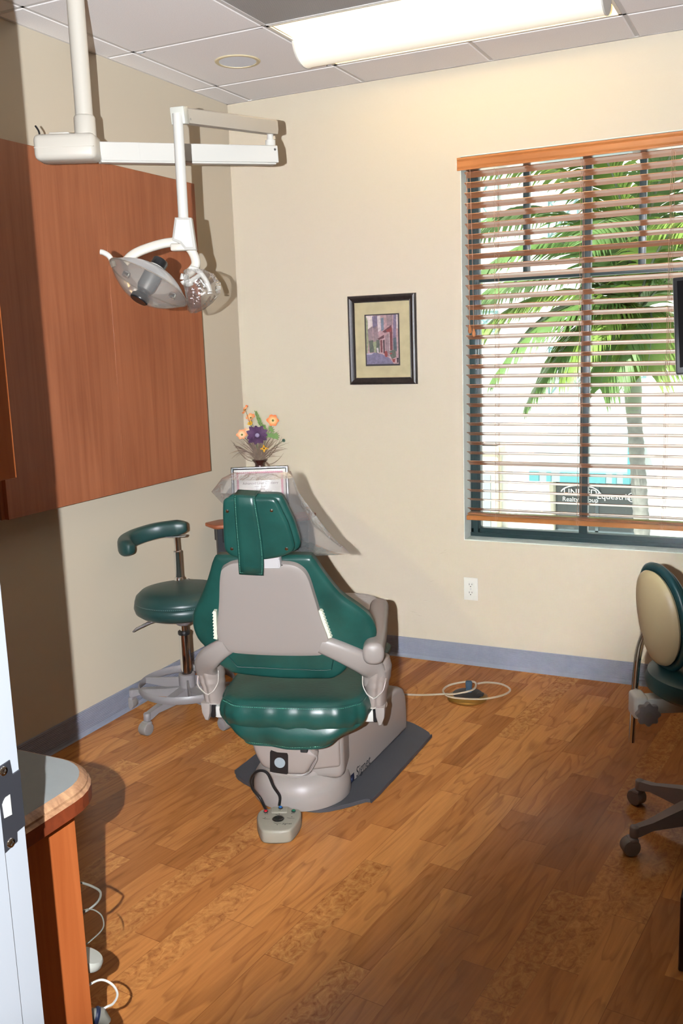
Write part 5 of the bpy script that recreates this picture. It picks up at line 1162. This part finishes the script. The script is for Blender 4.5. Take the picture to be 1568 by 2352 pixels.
# its black cord up into the chair
g = G(); Wp = [(1.092, -1.700, .040), (1.085, -1.672, .040), (1.060, -1.665, .040), (1.020, -1.660, .05), (.975, -1.670, .09), (.965, -1.665, .14), (.985, -1.65, .185), (1.015, -1.64, .200), (1.045, -1.64, .185), (1.07, -1.650, .14), (1.092, -1.665, .09), (1.108, -1.690, .055), (1.113, -1.702, .047)]
Wp = [(1.075, -1.712, .030), (1.052, -1.692, .035), (1.028, -1.678, .055), (1.008, -1.690, .09), (1.012, -1.705, .13), (1.036, -1.712, .165), (1.062, -1.712, .176), (1.082, -1.708, .165), (1.096, -1.700, .12), (1.103, -1.675, .075), (1.111, -1.695, .052)]
g.tube(cr(Wp, 8, False), .0048, 10); tag(g.out('cord', black), 'black cord arching up from the foot control at the chair base', 'cord')

fd = thing('foot_pedal', 'round brass rimmed foot pedal on the floor by the back wall', 'foot pedal', (1.352, -.435, 0))
g = G(); g.lathe([(0, 0), (.085, 0), (.088, .003), (.088, .008), (.083, .012), (.070, .020), (.062, .022), (0, .022)], 48); g.out('base', brass, fd)
g = G(); g.lathe([(.066, .021), (.064, .026), (.03, .033), (0, .033)], 40); g.box(.045, .072, -.012, .012, .020, .034, .003, 1); g.out('top_plate', black, fd)
g = G(); g.lathe([(.013, .03), (.016, .045), (.013, .052), (.015, .058), (.015, .078), (.012, .082), (0, .083)], 24, Matrix.Translation((.006, 0, 0))); g.out('knob', mat('blue_grey_knob', srgb(56, 76, 92), .2), fd)
tan = mat('tan_hose', srgb(168, 150, 126), .5)
g = G(); Wp = [(1.10, -.560, .02), (1.18, -.530, .022), (1.27, -.478, .035), (1.335, -.45, .060), (1.355, -.43, .078), (1.345, -.385, .060), (1.30, -.375, .050), (1.255, -.42, .045), (1.26, -.475, .045), (1.34, -.49, .045), (1.43, -.465, .040), (1.50, -.405, .038), (1.515, -.345, .038), (1.46, -.315, .042), (1.40, -.345, .055), (1.365, -.41, .085)]
Wp = [(1.093, -.556, .028), (1.17, -.530, .026), (1.26, -.490, .028), (1.315, -.470, .030), (1.375, -.440, .045), (1.378, -.395, .052), (1.352, -.350, .048), (1.30, -.352, .04), (1.252, -.395, .034), (1.243, -.450, .028), (1.285, -.505, .028), (1.36, -.515, .030), (1.45, -.480, .030), (1.510, -.415, .032), (1.520, -.350, .034), (1.47, -.310, .038), (1.41, -.325, .044), (1.378, -.370, .050)]
g.tube(cr(Wp, 8, False), .0042, 10); tag(g.out('hose', tan), 'tan hose coiled loosely around the brass rimmed foot pedal', 'hose')

# ================================================================ outside
GZ = -5.1
conc = mat('sunlit_pavement', (0.75, 0.74, 0.70), .8)
g = G(); g.box(-60, 60, .6, 80, GZ - .3, GZ); struct(g.out('ground', conc, smooth=False))
stucco = mat('white_stucco', (0.82, 0.82, 0.80), .8); cream = mat('cream_stucco', (0.62, 0.58, 0.46), .8); tealm = mat('teal_awning', (0.09, 0.28, 0.30), .6); paleteal = mat('pale_teal_awning', (0.28, 0.42, 0.45), .6)
shop = mat('shop_glass', (0.07, 0.085, 0.085), .25); palegl = mat('pale_glazing', (0.48, 0.62, 0.60), .3)
bg_ = thing('building', 'white sunlit building across the street behind the palm', 'building', (-5, 26, GZ))
PG = Matrix.Translation((5, -26, -GZ))
g = G(); g.box(-20, 14, 26.2, 34, GZ, 14, 0, 1, PG); g.out('wall', stucco, bg_, smooth=False)
g = G(); g.box(-6.95, -6.25, 25.7, 26.2, GZ, -1.95, .05, 1, PG); g.box(-7.05, -6.15, 25.6, 26.2, -2.2, -1.95, .03, 1, PG); g.box(-7.1, -6.1, 25.6, 26.2, GZ, GZ + .35, .03, 1, PG); g.out('pillar', cream, bg_)
g = G(); g.box(-6.75, -6.50, 25.66, 25.7, -4.9, -2.9, 0, 1, PG); g.out('pillar_inset', mat('blue_grey_paint', (.28, .34, .38), .6), bg_, smooth=False)
g = G(); g.box(-4.72, -4.42, 25.8, 26.2, GZ, -2.95, .03, 1, PG); g.out('pilaster', cream, bg_)
g = G(); g.box(-4.40, -1.88, 26.05, 26.2, -4.7, -2.85, 0, 1, PG); g.box(-4.40, -4.05, 26.04, 26.2, -4.7, -2.85, 0, 1, PG); sf = g.out('shopfront', shop, bg_, smooth=False)
g = G(); g.box(-3.14, -3.04, 26.0, 26.06, -4.7, -2.85, 0, 1, PG); g.box(-4.45, -1.85, 26.0, 26.06, -4.78, -4.66, 0, 1, PG); g.out('shop_mullion', mat('dark_mullion', (.10, .13, .14), .5), sf, smooth=False)
signw = mat('white_sign_vinyl', (0.95, 0.95, 0.93), .5)
def SGN(body, px, pz, sz): text('sign_lettering', body, PG @ frameM((px, 25.98, pz), (1, 0, 0), (0, 0, 1), (0, -1, 0)), sz, signw, sf, .01)
SGN('UNITED', -3.62, -3.43, .30); SGN('Realty Group', -3.62, -3.66, .21); SGN('Equestrian', -2.50, -3.52, .28)
g = G(); n = 30; P_ = [PG @ Vector((-3.62 + .62 * math.cos(PI * (k / n) * .92 + .1), 25.98, -3.46 + .27 * math.sin(PI * (k / n) * .92 + .1))) for k in range(n + 1)]; g.tube([(P_[k]) for k in range(n + 1)], .022, 6)
g.tube([PG @ Vector((-2.0 + .14 * math.cos(a), 25.98, -3.52 + .14 * math.sin(a))) for a in [2 * PI * k / 24 for k in range(24)]], .014, 6, True); g.out('sign_emblem', signw, sf)
g = G(); g.box(-4.4, -1.85, 26.0, 26.2, GZ, -4.78, 0, 1, PG); g.out('shop_plinth', mat('pale_plinth', (.42, .50, .52), .7), bg_, smooth=False)
g = G()
g.add([(-4.97, 24.8, -2.92), (-1.90, 24.8, -2.92), (-1.85, 24.8, -2.55), (-4.97, 24.8, -2.55), (-4.6, 26.15, -1.3), (-1.85, 26.15, -1.3)], [(0, 1, 2, 3), (3, 2, 5, 4), (1, 5, 2), (0, 3, 4)], PG); aw = g.out('awning', paleteal, bg_, smooth=False)
g = G()
for a, b in ((-4.97, -4.66), (-4.42, -4.28), (-4.0, -2.62), (-2.42, -2.30), (-2.10, -1.90)): g.box(a, b, 24.76, 24.8, -2.92, -2.62, 0, 1, PG)
g.box(-1.98, -1.86, 24.78, 26.1, -2.9, -1.3, 0, 1, PG); g.out('awning_stripe', tealm, aw, smooth=False)
for a, b, c, d in ((-4.72, -3.82, 4.55, 5.68), (-4.68, -3.50, -.35, 1.20), (-7.6, -6.33, 4.9, 6.9), (-7.2, -6.35, 1.75, 2.40), (-3.2, -1.7, .2, 1.6), (-8.5, -6.3, 8.0, 9.5)):
    g = G(); g.box(a, b, 26.1, 26.2, c, d, 0, 1, PG); w_ = g.out('window', palegl, bg_, smooth=False)
    g = G(); g.tube([PG @ Vector((a, 26.08, c)), PG @ Vector((b, 26.08, d))], .02, 5); g.tube([PG @ Vector((a, 26.08, d)), PG @ Vector((b, 26.08, c))], .02, 5); g.tube([PG @ Vector((a, 26.08, c)), PG @ Vector((b, 26.08, c)), PG @ Vector((b, 26.08, d)), PG @ Vector((a, 26.08, d))], .03, 5, True); g.out('brace', mat('teal_brace', (.2, .34, .34), .6), w_)

# palm
PLX, PLY = -.20, 14.0
pa = thing('palm_tree', 'green palm tree with drooping fronds outside the window', 'tree', (PLX + .42, PLY, GZ))
PP = Matrix.Translation((-(PLX + .42), -PLY, -GZ))
bark = mat('palm_bark', (0.24, 0.24, 0.215), .9, mottle=(.25, 6)); shaft = mat('green_crownshaft', (0.20, 0.24, 0.16), .6, mottle=(.15, 2))
g = G(); path = []; rr = []
for k in range(70):
    u = k / 69; zz = GZ + (.15 - GZ) * u; path.append(Vector((PLX + .42 - .40 * u ** 1.2, PLY, zz))); rr.append((.155 - .02 * u) * (1 + (.07 if k % 2 else -.03)))
g.tube(path, rr, 16, M=PP, up=(0, 1, 0)); g.out('trunk', bark, pa)
g = G(); g.tube([Vector((PLX + .02, PLY, .10)), Vector((PLX, PLY, .5)), Vector((PLX - .03, PLY, 1.1)), Vector((PLX - .04, PLY, 1.75))], [.14, .165, .13, .09], 16, M=PP, up=(0, 1, 0)); g.out('crownshaft', shaft, pa)
lf1 = mat('palm_leaf', (0.19, 0.29, 0.055), .5, mottle=(.35, .9)); lf2 = mat('palm_leaf_blue', (0.12, 0.22, 0.06), .5, mottle=(.3, .9))
def frond(p0, p1, p2, p3, nl, ll, m, seed, droop=1.0):
    rd = random.Random(seed); P = [Vector(q) for q in (p0, p1, p2, p3)]; pts = []
    for i in range(nl):
        u = i / (nl - 1); pts.append((1 - u) ** 3 * P[0] + 3 * u * (1 - u) ** 2 * P[1] + 3 * u * u * (1 - u) * P[2] + u ** 3 * P[3])
    g = G(); g.tube(pts, [.035 * (1 - .85 * i / nl) for i in range(nl)], 6, M=PP); ra_ = g.out('frond', shaft, pa)
    g = G()
    for i in range(3, nl - 1):
        u = i / nl; t = (pts[i + 1] - pts[i - 1]).normalized(); sd_ = t.cross(Vector((0, 0, 1)));
        if sd_.length < .1: sd_ = Vector((0, 1, 0))
        sd_.normalize(); L_ = ll * (math.sin(PI * (.12 + .82 * u)) ** .6) * rd.uniform(.85, 1.1)
        for sg in (-1, 1):
            d0 = (sd_ * sg * .75 + t * .65 + Vector((0, 0, .10))).normalized(); K = 5; w_ = .046; v = []; q = pts[i].copy(); d = d0.copy()
            wd = t * 1.0
            for k in range(K + 1):
                wv = (wd - d * wd.dot(d)); wv = wv.normalized() if wv.length > .05 else t
                ww = w_ * (1 - (k / K) ** 2) + .002; v += [q - wv * ww, q + wv * ww]; q = q + d * (L_ / K); d = (d + Vector((0, 0, -.26 * droop * rd.uniform(.7, 1.3)))).normalized()
            g.add(v, [(2 * k, 2 * k + 1, 2 * k + 3, 2 * k + 2) for k in range(K)], PP)
    o = g.out('leaflets', m, ra_, smooth=False); o['kind'] = 'stuff'
C0 = (PLX - .04, PLY, 1.75)
fr_ = [((-1.0, 14.2, 3.2), (-2.6, 14.4, 2.9), (-3.9, 14.5, 1.9)), ((-.9, 13.6, 2.7), (-2.2, 13.2, 2.5), (-3.3, 13.0, 1.2)), ((-.6, 13.3, 2.4), (-1.5, 12.8, 2.2), (-2.4, 12.6, .9)),
       ((-.4, 13.4, 2.3), (-.8, 12.9, 2.0), (-1.25, 12.7, .9)), ((-.9, 14.3, 4.1), (-2.2, 14.5, 4.4), (-3.7, 14.6, 3.5)), ((-.5, 14.2, 4.6), (-1.3, 14.3, 5.5), (-2.5, 14.4, 5.4)),
       ((.3, 14.2, 4.4), (1.0, 14.3, 5.3), (2.2, 14.3, 5.2)), ((.6, 14.1, 3.8), (1.6, 14.1, 4.2), (2.8, 14.1, 3.2)), ((.5, 13.6, 2.9), (1.3, 13.2, 2.9), (2.2, 13.1, 1.7)), ((0.0, 13.9, 4.8), (.1, 13.8, 6.0), (-.6, 13.6, 6.9)),
       ((-.1, 13.3, 3.4), (-.3, 12.2, 3.8), (-.6, 11.4, 3.0)), ((.3, 13.2, 3.4), (.8, 12.3, 3.6), (1.4, 11.8, 2.9)), ((-.7, 13.5, 3.4), (-1.7, 12.9, 3.6), (-2.8, 12.5, 2.6)), ((-.6, 13.8, 4.2), (-1.6, 13.6, 5.0), (-3.0, 13.4, 4.7)), ((.1, 13.4, 4.6), (.7, 12.9, 5.2), (1.5, 12.6, 4.6)), ((-.2, 13.5, 4.4), (-.8, 13.0, 5.3), (-1.6, 12.8, 5.2)), ((-.5, 13.6, 2.0), (-1.2, 13.2, 1.8), (-1.9, 13.0, .4)), ((.2, 13.5, 2.2), (.3, 13.1, 1.9), (.2, 12.9, .9)), ((-.15, 13.5, 2.2), (-.4, 13.1, 1.8), (-.6, 12.9, .6))]
for i, (a, b, c) in enumerate(fr_): frond(C0, a, b, c, 52, 1.25, lf1 if i % 2 else lf2, 20 + i)
p2 = thing('palm_tree', 'second palm crown hanging behind the top of the window', 'tree', (2.2, 19.0, GZ))
_pa, _pp = pa, PP; pa = p2; PP = Matrix.Translation((-2.2, -19.0, -GZ))
g = G(); g.tube([Vector((2.2, 19, GZ)), Vector((2.1, 19, 2)), Vector((2.0, 19, 6.5))], [.2, .17, .13], 14, M=PP); g.out('trunk', bark, pa)
for i, (a, b, c) in enumerate([((1.0, 18.9, 8.0), (-1.2, 18.8, 8.6), (-2.9, 18.7, 7.4)), ((.9, 18.6, 7.4), (-.7, 18.3, 7.7), (-2.2, 18.1, 6.2)), ((1.1, 18.2, 7.0), (0, 17.8, 7.0), (-1.2, 17.6, 5.6)), ((1.6, 18.0, 7.2), (1.0, 17.2, 7.4), (.2, 16.8, 6.0)), ((2.4, 18.3, 7.5), (3, 17.6, 7.9), (3.6, 17.2, 6.4))]): frond((2.0, 19, 6.5), a, b, c, 60, 1.7, lf1, 60 + i, 1.5)
pa, PP = _pa, _pp
bpy.context.view_layer.update()
